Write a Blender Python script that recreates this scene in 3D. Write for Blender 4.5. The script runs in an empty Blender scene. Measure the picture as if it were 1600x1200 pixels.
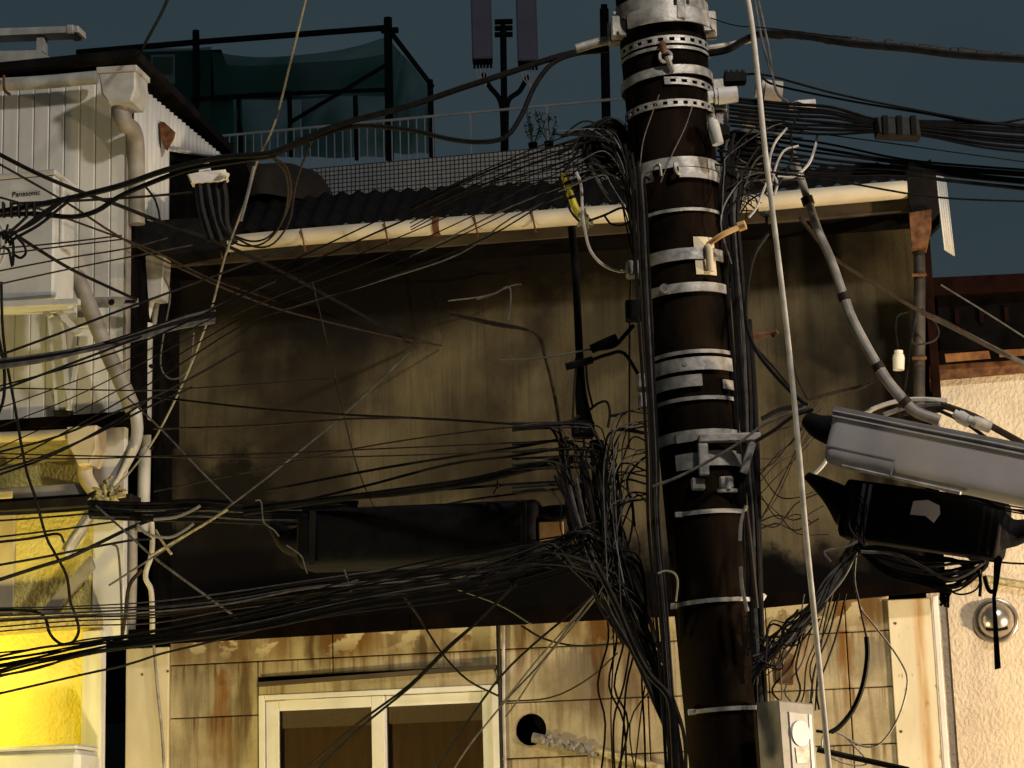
import bpy, bmesh, math, random
from mathutils import Vector, Matrix
# ---------------------------------------------------------------- camera, sky, light, exposure
S = bpy.context.scene
COL = S.collection
FPX, CAMH = 3500.0, 1.6
cam = bpy.data.cameras.new('camera'); cam.sensor_width = 36; cam.lens = 36*FPX/1600; cam.clip_end = 2000
CO = bpy.data.objects.new('camera', cam); COL.objects.link(CO)
CM = Matrix.Translation((0, 0, CAMH)) @ Matrix.Rotation(math.radians(90+12.5), 4, 'X') @ Matrix.Rotation(-0.03, 4, 'Z')
CO.matrix_world = CM
S.camera = CO
S.render.resolution_x, S.render.resolution_y = 1024, 768

wd = bpy.data.worlds.new('World'); S.world = wd; wd.use_nodes = True
nt = wd.node_tree; nt.nodes.clear()
out = nt.nodes.new('ShaderNodeOutputWorld'); bg = nt.nodes.new('ShaderNodeBackground')
add = nt.nodes.new('ShaderNodeMix'); add.data_type = 'RGBA'; add.inputs[0].default_value = 0.93
sky = nt.nodes.new('ShaderNodeTexSky'); sky.sky_type = 'NISHITA'; sky.sun_disc = False
sky.sun_elevation = math.radians(1.5); sky.sun_rotation = math.radians(140)
# low cloud lit by the city: nearly even teal with faint mottling
tc = nt.nodes.new('ShaderNodeTexCoord'); nz = nt.nodes.new('ShaderNodeTexNoise'); nz.inputs['Scale'].default_value = 5; nz.inputs['Detail'].default_value = 4
rp = nt.nodes.new('ShaderNodeValToRGB')
rp.color_ramp.elements[0].position = .3; rp.color_ramp.elements[1].position = .75
rp.color_ramp.elements[0].color = (.100, .185, .245, 1); rp.color_ramp.elements[1].color = (.150, .240, .300, 1)
nt.links.new(tc.outputs['Generated'], nz.inputs['Vector']); nt.links.new(nz.outputs['Fac'], rp.inputs['Fac'])
nt.links.new(sky.outputs[0], add.inputs[6]); nt.links.new(rp.outputs[0], add.inputs[7])
nt.links.new(add.outputs[2], bg.inputs[0]); bg.inputs[1].default_value = 0.165
nt.links.new(bg.outputs[0], out.inputs[0])

def lamp(name, loc, power, col, radius):
    l = bpy.data.lights.new(name, 'POINT'); l.energy = power; l.color = col; l.shadow_soft_size = radius
    o = bpy.data.objects.new(name, l); COL.objects.link(o); o.location = loc
    return o
sl = bpy.data.lights.new('ambient_sun', 'SUN'); sl.energy = 0.05; sl.angle = math.radians(12); sl.color = (.8, .9, 1)  # weak sun added as ambient fill, no moon is seen
so = bpy.data.objects.new('ambient_sun', sl); COL.objects.link(so); so.rotation_euler = (math.radians(42), 0, math.radians(24))
# the street's own lamps, all out of frame
lamp('street_lamp_light', (3.6, 5.2, 9.2), 1900, (1.0, .91, .80), .30)
lamp('shop_lamp_light', (5.3, 9.2, 1.9), 1300, (1.0, .76, .48), .12)
lamp('shopfront_lamp_light', (-1.9, 10.2, .95), 270, (1.0, .79, .36), .10)
lamp('sign_lamp_light', (-3.32, 12.15, 2.62), 46, (1.0, .76, .03), .08)
vs = S.view_settings; vs.view_transform = 'Standard'; vs.look = 'None'; vs.exposure = 0; vs.gamma = 1

# ---------------------------------------------------------------- helpers
R3 = CM.to_3x3(); CP = CM.translation.copy()
def ray(x, y): return R3 @ Vector(((x-800)/FPX, (600-y)/FPX, -1))
def px(x, y, Y):                       # the point of the view ray of a photo pixel at world depth Y
    d = ray(x, y); return CP + d*((Y-CP.y)/d.y)
def pm(n, Y): return n*Y/FPX           # a length of n photo pixels at depth Y
def rgb(*c): return (c[0], c[1], c[2], 1)

def link(o, parent=None):
    COL.objects.link(o)
    if parent: o.parent = parent
    return o
def tag(o, label=None, cat=None, group=None, kind=None):
    if label: o['label'] = label
    if cat: o['category'] = cat
    if group: o['group'] = group
    if kind: o['kind'] = kind
    return o
def empty(name, mat4, label=None, cat=None, group=None):
    o = bpy.data.objects.new(name, None); o.empty_display_size = .1; link(o)
    o.matrix_world = mat4 if isinstance(mat4, Matrix) else Matrix.Translation(mat4)
    return tag(o, label, cat, group)
def mesh(name, vs_, fs, mat, parent=None, smooth=False):
    me = bpy.data.meshes.new(name); 
    vs_ = [Vector(v) for v in vs_]
    loc = Vector((0, 0, 0))
    if parent is None and vs_:
        lo = Vector((min(v.x for v in vs_), min(v.y for v in vs_), min(v.z for v in vs_)))
        hi = Vector((max(v.x for v in vs_), max(v.y for v in vs_), max(v.z for v in vs_)))
        loc = (lo+hi)/2; loc.z = lo.z
        vs_ = [v-loc for v in vs_]
    me.from_pydata(vs_, [], fs); me.validate()
    bm = bmesh.new(); bm.from_mesh(me); bmesh.ops.recalc_face_normals(bm, faces=bm.faces); bm.to_mesh(me); bm.free()
    me.materials.append(mat)
    if smooth:
        me.shade_smooth(); me.set_sharp_from_angle(angle=math.radians(50))
    o = bpy.data.objects.new(name, me); link(o, parent); o.location = loc
    return o
class MB:                               # collects shapes of ONE part
    def __init__(s): s.v = []; s.f = []
    def add(s, v, f):
        n = len(s.v); s.v += [Vector(p) for p in v]; s.f += [tuple(i+n for i in q) for q in f]; return s
    def box(s, a, b, ch=0.0):
        x0, y0, z0 = [min(a[i], b[i]) for i in range(3)]; x1, y1, z1 = [max(a[i], b[i]) for i in range(3)]
        bm = bmesh.new(); bmesh.ops.create_cube(bm, size=1)
        for q in bm.verts: q.co = Vector((x0+(q.co.x+.5)*(x1-x0), y0+(q.co.y+.5)*(y1-y0), z0+(q.co.z+.5)*(z1-z0)))
        if ch > 0: bmesh.ops.bevel(bm, geom=list(bm.edges), offset=ch, segments=1, affect='EDGES')
        bm.verts.index_update()
        r = s.add([q.co.copy() for q in bm.verts], [[q.index for q in f.verts] for f in bm.faces]); bm.free(); return r
    def prism(s, poly, vec, ch=0.0):    # polygon extruded along vec
        n = len(poly); p = [Vector(q) for q in poly]; vec = Vector(vec)
        if ch:
            c = sum(p, Vector())/n
            fr = [c+(q-c)*(1-ch/max((q-c).length, ch*2)) for q in p]
            a = fr + [q+vec.normalized()*ch for q in p] + [q+vec for q in p]
            f = [tuple(range(n))] + [(i, (i+1) % n, n+(i+1) % n, n+i) for i in range(n)]
            f += [(n+i, n+(i+1) % n, 2*n+(i+1) % n, 2*n+i) for i in range(n)] + [tuple(range(2*n, 3*n))]
            return s.add(a, f)
        return s.add(p+[q+vec for q in p], [tuple(range(n)), tuple(range(n, 2*n))]+[(i, (i+1) % n, n+(i+1) % n, n+i) for i in range(n)])
    def tube(s, pts, r, k=6, cap=True, sm=True, sub=4):
        P = smoothpath(pts, sub) if sm and len(pts) > 2 else [Vector(p) for p in pts]
        n = len(P)
        rr = [r]*n if not isinstance(r, (list, tuple)) else [r[0]+(r[1]-r[0])*i/(n-1) for i in range(n)]
        v = []; up = None
        for i in range(n):
            t = (P[min(i+1, n-1)]-P[max(i-1, 0)]); t = t.normalized() if t.length > 1e-9 else Vector((0, 0, 1))
            if up is None: up = t.orthogonal().normalized()
            up = (up - t*up.dot(t)); up = up.normalized() if up.length > 1e-6 else t.orthogonal().normalized()
            w = t.cross(up)
            for j in range(k):
                a = 2*math.pi*j/k; v.append(P[i]+(up*math.cos(a)+w*math.sin(a))*rr[i])
        f = [(i*k+j, i*k+(j+1) % k, (i+1)*k+(j+1) % k, (i+1)*k+j) for i in range(n-1) for j in range(k)]
        if cap: f += [tuple(range(k)), tuple(range((n-1)*k, n*k))]
        return s.add(v, f)
    def build(s, name, mat, parent=None, smooth=False): return mesh(name, s.v, s.f, mat, parent, smooth)
def smoothpath(pts, sub=4):
    p = [Vector(q) for q in pts]; p = [p[0]*2-p[1]]+p+[p[-1]*2-p[-2]]; o = []
    for i in range(1, len(p)-2):
        for k in range(sub):
            t = k/sub; a, b, c, d = p[i-1], p[i], p[i+1], p[i+2]
            o.append(.5*((2*b)+(c-a)*t+(2*a-5*b+4*c-d)*t*t+(3*b-a-3*c+d)*t**3))
    o.append(p[-2]); return o
def frame_axes(a, b, up=Vector((0, 0, 1))):
    t = (b-a).normalized(); s_ = t.cross(up).normalized(); return t, s_, s_.cross(t)
class Frame:                            # a street-front frame: x along the wall, y away from the street, z up
    def __init__(s, origin, yaw=10.7):
        s.M = Matrix.Translation(origin) @ Matrix.Rotation(-math.radians(yaw), 4, 'Z'); s.I = s.M.inverted(); s.o = s.I @ CP
    def d(s, x, y): return s.I.to_3x3() @ ray(x, y)
    def pt(s, x, y, yo=0.0):
        d = s.d(x, y); return s.o+d*((yo-s.o.y)/d.y)
    def side(s, x, y, u):
        d = s.d(x, y); return s.o+d*((u-s.o.x)/d.x)
    def poly(s, P, yo): return [s.pt(x, y, yo) for x, y in P]
    def prism(s, name, P, y0, y1, mat, parent, ch=0.0):
        return MB().prism(s.poly(P, y0), (0, y1-y0, 0), ch).build(name, mat, parent)
    def box(s, name, x0, y0, x1, y1, f0, f1, mat, parent, ch=0.004):   # true upright box on the wall
        ym = min((y0+y1)/2, 1100); a = s.pt(x0, ym, f0); b = s.pt(x1, ym, f0); a.z = s.pt((x0+x1)/2, y0, f0).z; b.z = s.pt((x0+x1)/2, y1, f0).z; return MB().box((a.x, f0, a.z), (b.x, f1, b.z), ch).build(name, mat, parent)
    def tube(s, name, P, yo, rpx, mat, parent, k=8, sm=True):
        pts = [s.pt(p[0], p[1], p[2] if len(p) > 2 else yo) for p in P]
        r = pm(rpx, 12.6) if not isinstance(rpx, tuple) else tuple(pm(q, 12.6) for q in rpx)
        return MB().tube(pts, r, k, True, sm).build(name, mat, parent, True)

# ---------------------------------------------------------------- materials
def mat(name, c1, c2=None, rough=.6, metal=0.0, scale=8.0, detail=5.0, lo=.35, hi=.65, bump=.0, bscale=40.0, stretch=(1, 1, 1), spec=.3, dist=.01):
    m = bpy.data.materials.new(name); m.use_nodes = True; n = m.node_tree.nodes; L = m.node_tree.links
    b = n['Principled BSDF']; b.inputs['Roughness'].default_value = rough; b.inputs['Metallic'].default_value = metal
    b.inputs['Specular IOR Level'].default_value = spec
    t = n.new('ShaderNodeTexCoord'); mp = n.new('ShaderNodeMapping'); mp.inputs['Scale'].default_value = stretch
    L.new(t.outputs['Object'], mp.inputs[0])
    z = n.new('ShaderNodeTexNoise'); z.inputs['Scale'].default_value = scale; z.inputs['Detail'].default_value = detail
    L.new(mp.outputs[0], z.inputs['Vector'])
    r = n.new('ShaderNodeValToRGB'); r.color_ramp.elements[0].position = lo; r.color_ramp.elements[1].position = hi
    r.color_ramp.elements[0].color = rgb(*c1); r.color_ramp.elements[1].color = rgb(*(c2 or c1))
    L.new(z.outputs['Fac'], r.inputs[0]); L.new(r.outputs[0], b.inputs['Base Color'])
    if bump:
        z2 = n.new('ShaderNodeTexNoise'); z2.inputs['Scale'].default_value = bscale; z2.inputs['Detail'].default_value = 3
        L.new(t.outputs['Object'], z2.inputs['Vector'])
        bp = n.new('ShaderNodeBump'); bp.inputs['Strength'].default_value = bump; bp.inputs['Distance'].default_value = dist
        L.new(z2.outputs['Fac'], bp.inputs['Height']); L.new(bp.outputs[0], b.inputs['Normal'])
    return m
class NG:                               # small node-graph writer for the stained walls
    def __init__(s, m): s.n = m.node_tree.nodes; s.l = m.node_tree.links; s.b = s.n['Principled BSDF']
    def coord(s):
        t = s.n.new('ShaderNodeTexCoord'); x = s.n.new('ShaderNodeSeparateXYZ'); s.l.new(t.outputs['Object'], x.inputs[0])
        s.vec = t.outputs['Object']; return x.outputs[0], x.outputs[2]
    def noise(s, scale, stretch=(1, 1, 1), detail=6, lo=.4, hi=.6, rough=.55):
        mp = s.n.new('ShaderNodeMapping'); mp.inputs['Scale'].default_value = stretch; s.l.new(s.vec, mp.inputs[0])
        z = s.n.new('ShaderNodeTexNoise'); z.inputs['Scale'].default_value = scale; z.inputs['Detail'].default_value = detail; z.inputs['Roughness'].default_value = rough
        s.l.new(mp.outputs[0], z.inputs['Vector']); return s.rng(z.outputs['Fac'], lo, hi)
    def rng(s, v, a, b, c=0.0, d=1.0):
        r = s.n.new('ShaderNodeMapRange'); r.interpolation_type = 'SMOOTHSTEP'; s.l.new(v, r.inputs[0])
        for i, q in enumerate((a, b, c, d)): r.inputs[i+1].default_value = q
        return r.outputs[0]
    def op(s, o, a, b=None):
        q = s.n.new('ShaderNodeMath'); q.operation = o
        for i, v in enumerate((a, b)):
            if v is None: continue
            if isinstance(v, (int, float)): q.inputs[i].default_value = v
            else: s.l.new(v, q.inputs[i])
        return q.outputs[0]
    def mix(s, fac, a, b):
        q = s.n.new('ShaderNodeMix'); q.data_type = 'RGBA'
        if isinstance(fac, (int, float)): q.inputs[0].default_value = fac
        else: s.l.new(fac, q.inputs[0])
        for i, v in ((6, a), (7, b)):
            if isinstance(v, tuple): q.inputs[i].default_value = rgb(*v)
            else: s.l.new(v, q.inputs[i])
        return q.outputs[2]
    def spot(s, X, Z, x0, w, z0, z1, soft=.06):   # a stain: centre x0, half width w, from z1 (top) down to z0
        a = s.rng(s.op('ABSOLUTE', s.op('SUBTRACT', X, x0)), w*.25, w, 1, 0)
        return s.op('MULTIPLY', s.op('MULTIPLY', a, s.rng(Z, z0, z0+max(soft, (z1-z0)*.6))), s.rng(Z, z1, z1+soft, 1, 0))
    def bump(s, h, st, dist):
        bp = s.n.new('ShaderNodeBump'); bp.inputs['Strength'].default_value = st; bp.inputs['Distance'].default_value = dist
        s.l.new(h, bp.inputs['Height']); s.l.new(bp.outputs[0], s.b.inputs['Normal'])
def newmat(name, rough=.8, spec=.3):
    m = bpy.data.materials.new(name); m.use_nodes = True; b = m.node_tree.nodes['Principled BSDF']
    b.inputs['Roughness'].default_value = rough; b.inputs['Specular IOR Level'].default_value = spec; return m
MT = {}
MT['black'] = mat('black_cable_sheath', (.004, .0037, .0037), (.010, .009, .0085), .6, scale=30, spec=.14)
MT['brownwire'] = mat('brown_cable_sheath', (.014, .009, .006), (.032, .021, .014), .6, scale=30, spec=.2)
MT['greywire'] = mat('grey_cable_sheath', (.06, .056, .052), (.12, .112, .105), .5, scale=25, spec=.3)
MT['palewire'] = mat('pale_cable_sheath', (.32, .30, .27), (.50, .47, .42), .5, scale=14)
MT['rubber'] = mat('black_rubber', (.0025, .0025, .003), (.006, .0058, .0066), .75, scale=12, bump=.25, bscale=30, spec=.10)
MT['blackmetal'] = mat('black_painted_metal', (.006, .005, .005), (.014, .012, .011), .6, scale=9, bump=.1, spec=.2)
MT['galv'] = mat('galvanised_steel', (.22, .21, .20), (.46, .44, .415), .5, .4, scale=22, bump=.15, bscale=60)
MT['galvold'] = mat('dull_galvanised_steel', (.16, .15, .14), (.42, .40, .37), .55, .4, scale=16, lo=.3, hi=.7, bump=.2, bscale=50)
MT['rust'] = mat('rusted_steel', (.05, .018, .008), (.17, .075, .03), .85, .1, scale=18, bump=.4, bscale=50)
MT['concrete'] = mat('dark_weathered_pole_concrete', (.0022, .0011, .0005), (.019, .011, .0058), .95, scale=7, detail=9, lo=.38, hi=.82, bump=.3, bscale=90, stretch=(1, 1, .35), spec=.06)
MT['greybox'] = mat('grey_plastic_sleeve', (.40, .375, .39), (.50, .475, .49), .55, scale=4, detail=8, bump=.05)
MT['greydark'] = mat('dirty_grey_plastic', (.18, .167, .175), (.30, .28, .29), .6, scale=9, detail=8, stretch=(.4, 1, 1))
MT['white'] = mat('white_plastic', (.60, .57, .53), (.78, .75, .70), .45, scale=12)
MT['sticker'] = mat('torn_paper_label', (.80, .74, .74), (.88, .83, .83), .8, scale=20)
MT['cream'] = mat('cream_painted_metal', (.50, .42, .28), (.64, .55, .38), .55, scale=5, detail=8, bump=.05)
MT['creamgut'] = mat('cream_gutter', (.36, .31, .22), (.60, .53, .40), .5, scale=6, detail=9, lo=.25, hi=.6, stretch=(.5, 1, 1))
MT['pvc'] = mat('weathered_pvc', (.28, .275, .26), (.49, .48, .46), .5, scale=7, detail=8)
MT['pvcdark'] = mat('soiled_pvc_downpipe', (.13, .115, .10), (.36, .33, .29), .55, scale=5, detail=9, lo=.3, hi=.7)
MT['acwhite'] = mat('off_white_sheet_metal', (.42, .42, .40), (.57, .57, .55), .5, scale=4, detail=9, lo=.3, hi=.55)
MT['guard'] = mat('weathered_guard_plastic', (.13, .12, .105), (.27, .25, .22), .5, scale=9, detail=8, lo=.3, hi=.6)
MT['dullwhite'] = mat('dirty_white_plastic', (.26, .24, .22), (.48, .45, .41), .5, scale=18, detail=7)
MT['peel'] = mat('peeling_orange_paint', (.10, .035, .010), (.24, .11, .03), .8, scale=14)
MT['olddown'] = mat('grimy_downpipe', (.022, .018, .015), (.07, .058, .047), .6, scale=6, detail=8)
MT['yellow'] = mat('yellow_sleeve', (.55, .44, .03), (.75, .62, .06), .45, scale=20)
MT['tape'] = mat('old_yellow_tape', (.22, .18, .08), (.46, .40, .22), .7, scale=40, bump=.4)
MT['tan'] = mat('tan_plastic', (.36, .21, .08), (.52, .33, .14), .5, scale=10)
MT['soffit'] = mat('brown_soffit_board', (.03, .022, .015), (.085, .065, .043), .8, scale=7, stretch=(.4, 1, 1), bump=.2)
MT['roof'] = mat('dark_corrugated_roof', (.005, .0045, .0045), (.012, .010, .009), .8, scale=6, spec=.05)
MT['pent'] = mat('dark_rusted_flashing', (.0015, .0011, .001), (.006, .003, .002), .95, spec=.04, scale=7, lo=.4, hi=.75, bump=.2)
MT['tarp'] = mat('brown_tarpaulin', (.010, .0075, .005), (.022, .016, .011), .8, scale=5, bump=.5, bscale=8, dist=.05)
MT['dark'] = mat('near_black_gap_shade', (.002, .0018, .0018), (.006, .005, .005), .95, scale=6, spec=.03)
MT['reddark'] = mat('dark_red_oxide_sheet', (.006, .0022, .0016), (.013, .0045, .0033), .9, scale=8, spec=.04)
MT['railing'] = mat('pale_grey_railing', (.5, .53, .56), (.62, .65, .68), .5, scale=3)
MT['antenna'] = mat('antenna_cover', (.16, .17, .25), (.19, .20, .29), .6, scale=2)
MT['scaf'] = mat('dark_scaffold_tube', (.004, .005, .0055), (.009, .010, .010), .8, scale=5, spec=.08)
MT['alum'] = mat('white_aluminium_sash', (.60, .59, .56), (.72, .71, .68), .4, scale=5)
MT['panestrip'] = mat('pale_brown_strip', (.34, .29, .23), (.40, .345, .28), .9, scale=60)
MT['curtain'] = mat('brown_curtain', (.17, .115, .045), (.22, .15, .06), .95, scale=25, stretch=(1, 1, .1))
MT['porcelain'] = mat('porcelain', (.66, .60, .50), (.75, .70, .6), .25, scale=6)
MT['steel'] = mat('polished_steel', (.42, .38, .33), (.55, .50, .44), .28, .9, scale=9)
MT['asphalt'] = mat('asphalt', (.04, .04, .042), (.06, .06, .06), .9, scale=40, bump=.3)
MT['paving'] = mat('concrete_paving', (.2, .19, .18), (.27, .26, .25), .9, scale=6)
MT['leaf'] = mat('dark_leaf', (.02, .04, .018), (.05, .08, .03), .7, scale=30)
# glass: clear pane with a soft reflection
g = newmat('window_glass', .06, .5); g.node_tree.nodes['Principled BSDF'].inputs['Transmission Weight'].default_value = .0
_n = g.node_tree.nodes; _tr = _n.new('ShaderNodeBsdfTransparent'); _gl = _n.new('ShaderNodeBsdfGlossy'); _gl.inputs['Roughness'].default_value = .08
_mx = _n.new('ShaderNodeMixShader'); _fr = _n.new('ShaderNodeFresnel'); _fr.inputs[0].default_value = 1.5
_tr.inputs[0].default_value = (.75, .72, .66, 1)
g.node_tree.links.new(_fr.outputs[0], _mx.inputs[0]); g.node_tree.links.new(_tr.outputs[0], _mx.inputs[1]); g.node_tree.links.new(_gl.outputs[0], _mx.inputs[2])
g.node_tree.links.new(_mx.outputs[0], _n['Material Output'].inputs[0]); MT['glass'] = g
# safety net: woven sheet that lets part of the light through
m = newmat('green_safety_net', .9, .1); n = m.node_tree.nodes; b = n['Principled BSDF']; b.inputs['Base Color'].default_value = (.018, .075, .068, 1)
tr = n.new('ShaderNodeBsdfTransparent'); mx = n.new('ShaderNodeMixShader'); nz = n.new('ShaderNodeTexNoise'); nz.inputs['Scale'].default_value = 1.2
mr = n.new('ShaderNodeMapRange'); mr.inputs[1].default_value = .35; mr.inputs[2].default_value = .65; mr.inputs[3].default_value = .62; mr.inputs[4].default_value = .92
m.node_tree.links.new(nz.outputs[0], mr.inputs[0]); m.node_tree.links.new(mr.outputs[0], mx.inputs[0])
m.node_tree.links.new(tr.outputs[0], mx.inputs[1]); m.node_tree.links.new(b.outputs[0], mx.inputs[2]); m.node_tree.links.new(mx.outputs[0], n['Material Output'].inputs[0]); MT['net'] = m
# small white tiles of the far parapet (too small to pick apart)
m = newmat('small_white_tiles', .4); n = m.node_tree.nodes; t = n.new('ShaderNodeTexCoord'); mp = n.new('ShaderNodeMapping'); mp.inputs['Rotation'].default_value = (math.pi/2, 0, 0)
bk = n.new('ShaderNodeTexBrick'); bk.offset = 0; bk.inputs['Scale'].default_value = 1; bk.inputs['Brick Width'].default_value = .082; bk.inputs['Row Height'].default_value = .082
bk.inputs['Mortar Size'].default_value = .0095; bk.inputs['Color1'].default_value = (.80, .79, .77, 1); bk.inputs['Color2'].default_value = (.66, .65, .64, 1); bk.inputs['Mortar'].default_value = (.03, .032, .034, 1)
m.node_tree.links.new(t.outputs['Object'], mp.inputs[0]); m.node_tree.links.new(mp.outputs[0], bk.inputs['Vector']); m.node_tree.links.new(bk.outputs[0], n['Principled BSDF'].inputs['Base Color']); MT['tile'] = m
# ---------------------------------------------------------------- the setting
road = MB().box((-150, -40, -.3), (150, 9.2, 0)).build('road', MT['asphalt']); tag(road, kind='structure')
pave = MB().box((-150, 9.2, -.3), (150, 180, .12)).build('pavement', MT['paving']); tag(pave, kind='structure')

F = Frame((0, 13, 0))
LF = Frame(F.M @ Vector((-2.55, -.95, 0)))
RF = Frame(F.M @ Vector((2.9, -.30, 0)))

# ---- stained walls
def upper_wall_mat():
    m = newmat('mould_and_shade_mortar', .92, .15); G = NG(m); X, Z = G.coord()
    base = G.mix(G.noise(1.6, (1, 1, .6), 8, .35, .7), (.080, .066, .038), (.130, .108, .062))
    base = G.mix(G.op('MULTIPLY', G.noise(9, (1.4, 1, .12), 6, .45, .75), .5), base, (.03, .022, .013))
    dark = G.op('MULTIPLY', G.noise(1.3, (.9, 1, .7), 8, .38, .62), .9)
    base = G.mix(dark, base, (.014, .0105, .007))
    base = G.mix(G.op('MULTIPLY', G.noise(55, (1, 1, .035), 4, .5, .68), .38), base, (.03, .023, .014))
    base = G.mix(G.op('MULTIPLY', G.noise(120, (1, 1, 1), 3, .5, .75), .35), base, (.03, .024, .015))
    # pent-roof and eave shade painted dark, along with real mould blotches
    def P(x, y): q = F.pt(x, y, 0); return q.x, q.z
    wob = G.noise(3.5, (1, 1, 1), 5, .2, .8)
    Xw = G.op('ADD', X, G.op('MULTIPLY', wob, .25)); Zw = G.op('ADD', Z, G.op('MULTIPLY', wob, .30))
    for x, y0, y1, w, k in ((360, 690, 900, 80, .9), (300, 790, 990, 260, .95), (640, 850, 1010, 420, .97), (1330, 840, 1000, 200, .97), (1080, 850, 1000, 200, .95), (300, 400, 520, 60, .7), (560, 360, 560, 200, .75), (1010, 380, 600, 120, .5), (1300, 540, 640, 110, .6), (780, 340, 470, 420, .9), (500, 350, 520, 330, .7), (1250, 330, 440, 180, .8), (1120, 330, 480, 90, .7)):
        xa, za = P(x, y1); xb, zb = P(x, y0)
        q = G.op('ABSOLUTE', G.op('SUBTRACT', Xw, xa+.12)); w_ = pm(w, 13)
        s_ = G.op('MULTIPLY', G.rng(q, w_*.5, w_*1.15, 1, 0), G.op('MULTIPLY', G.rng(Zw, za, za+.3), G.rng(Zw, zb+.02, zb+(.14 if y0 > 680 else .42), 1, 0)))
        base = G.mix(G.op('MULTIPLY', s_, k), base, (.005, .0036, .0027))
    G.l.new(base, G.b.inputs['Base Color']); G.bump(G.noise(55, (1, 1, 1), 4, .2, .8), .25, .006); return m
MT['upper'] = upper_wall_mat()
YL = -.47                                # front of the lower storey
def panel_mat():
    m = newmat('rust_streaked_siding', .8, .25); G = NG(m); X, Z = G.coord()
    base = G.mix(G.noise(5, (1, 1, .8), 9, .3, .7), (.34, .29, .18), (.48, .41, .27))
    base = G.mix(G.op('MULTIPLY', G.noise(11, (1.6, 1, .10), 6, .52, .72), .55), base, (.13, .085, .035))
    base = G.mix(G.op('MULTIPLY', G.noise(90, (1, 1, 1), 3, .55, .75), .35), base, (.16, .13, .08))
    def P(x, y): q = F.pt(x, y, YL); return q.x, q.z
    wob = G.op('MULTIPLY', G.op('SUBTRACT', G.noise(14, (1, 1, .35), 4, .2, .8), .5), .045)
    Xw = G.op('ADD', X, wob); Zs = G.op('ADD', Z, G.op('MULTIPLY', G.op('SUBTRACT', G.noise(26, (1, 1, .15), 4, .2, .8), .5), .09)); fine = G.noise(40, (1, 1, .09), 4, .25, .6)
    base = G.mix(G.op('MULTIPLY', G.noise(2.6, (1, 1, .8), 9, .42, .68), .75), base, (.13, .10, .05))
    base = G.mix(G.op('MULTIPLY', G.noise(18, (1, 1, .07), 5, .5, .7), .5), base, (.12, .07, .02))
    zj_ = F.pt(265, 1040, YL).z; zh_ = zj_-F.pt(265, 1123, YL).z
    rust, brown, grey = (.19, .078, .010), (.070, .034, .010), (.085, .072, .05)
    ST = [(345, 1055, 1150, 13, rust, .9), (345, 1120, 1230, 22, rust, .55), (383, 1040, 1230, 8, brown, .75), (302, 1050, 1150, 25, grey, .55),
          (483, 985, 1060, 9, brown, .9), (520, 978, 1045, 18, brown, .8), (550, 978, 1040, 18, rust, .95), (662, 1008, 1060, 10, brown, .9), (672, 1015, 1060, 26, grey, .7), (752, 970, 1030, 12, rust, .85),
          (812, 962, 1090, 9, brown, .8), (843, 962, 1070, 8, brown, .65), (900, 1020, 1080, 26, grey, .6), (925, 1010, 1170, 22, grey, .6), (938, 955, 1180, 12, brown, .95), (985, 985, 1180, 16, brown, .75),
          (1010, 960, 1190, 10, rust, .5), (1318, 940, 985, 10, rust, .9), (1322, 975, 1075, 9, rust, .95), (1325, 1068, 1120, 6, rust, .6), (1272, 945, 1000, 22, grey, .7), (1360, 935, 985, 24, grey, .6), (1382, 1000, 1060, 24, grey, .65), (1240, 1000, 1100, 30, rust, .35)]
    for x, y0, y1, w, col, k in ST:
        xa, za = P(x, y1); xb, zb = P(x, y0)
        base = G.mix(G.op('MULTIPLY', G.op('MULTIPLY', G.spot(Xw, Zs, xa*.5+xb*.5, pm(w, 12.3)*1.7, za, zb, .05), G.rng(fine, 0, 1, .65, 1)), k), base, col)
    for kz in range(4):                 # drips that start at the joints
        z_ = zj_-kz*zh_
        dr = G.op('MULTIPLY', G.rng(Z, z_-.17, z_-.01), G.op('LESS_THAN', Z, z_)); dr = G.op('MULTIPLY', dr, G.noise(34+kz*5, (1, 1, .03), 4, .48, .66))
        base = G.mix(G.op('MULTIPLY', dr, .75), base, (.085, .045, .012))
    top_ = G.op('MULTIPLY', G.rng(Z, zj_-.12, zj_+.12), G.noise(6, (1, 1, .12), 6, .42, .62))
    base = G.mix(G.op('MULTIPLY', top_, .8), base, (.15, .066, .010))
    # peeled paint along the top row
    z0 = P(600, 1030)[1]; z1 = P(600, 985)[1]
    peel = G.op('MULTIPLY', G.noise(4.5, (1, 1, 1.3), 7, .53, .57), G.rng(Z, z0, z1))
    base = G.mix(peel, base, (.56, .49, .33))
    G.l.new(base, G.b.inputs['Base Color']); G.bump(G.noise(70, (1, 1, 1), 4, .2, .8), .22, .004); return m
MT['panel'] = panel_mat()
def corner_mat(u_streak):
    m = newmat('cream_corner_cladding', .6, .35); G = NG(m); X, Z = G.coord()
    base = G.mix(G.noise(6, (1, 1, .3), 7, .3, .7), (.58, .51, .36), (.70, .63, .46))
    if u_streak is not None:
        wob = G.op('MULTIPLY', G.op('SUBTRACT', G.noise(6, (1, 1, .3), 4, .2, .8), .5), .02)
        a = G.op('MULTIPLY', G.rng(G.op('ABSOLUTE', G.op('SUBTRACT', G.op('ADD', X, wob), u_streak)), .0, .045, 1, 0), G.noise(10, (3, 1, .25), 6, .15, .6))
        base = G.mix(G.op('MULTIPLY', a, .85), base, (.42, .21, .04))
        base = G.mix(G.op('MULTIPLY', G.noise(30, (1, 1, .4), 5, .62, .7), .6), base, (.2, .16, .1))
    G.l.new(base, G.b.inputs['Base Color']); return m
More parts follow.
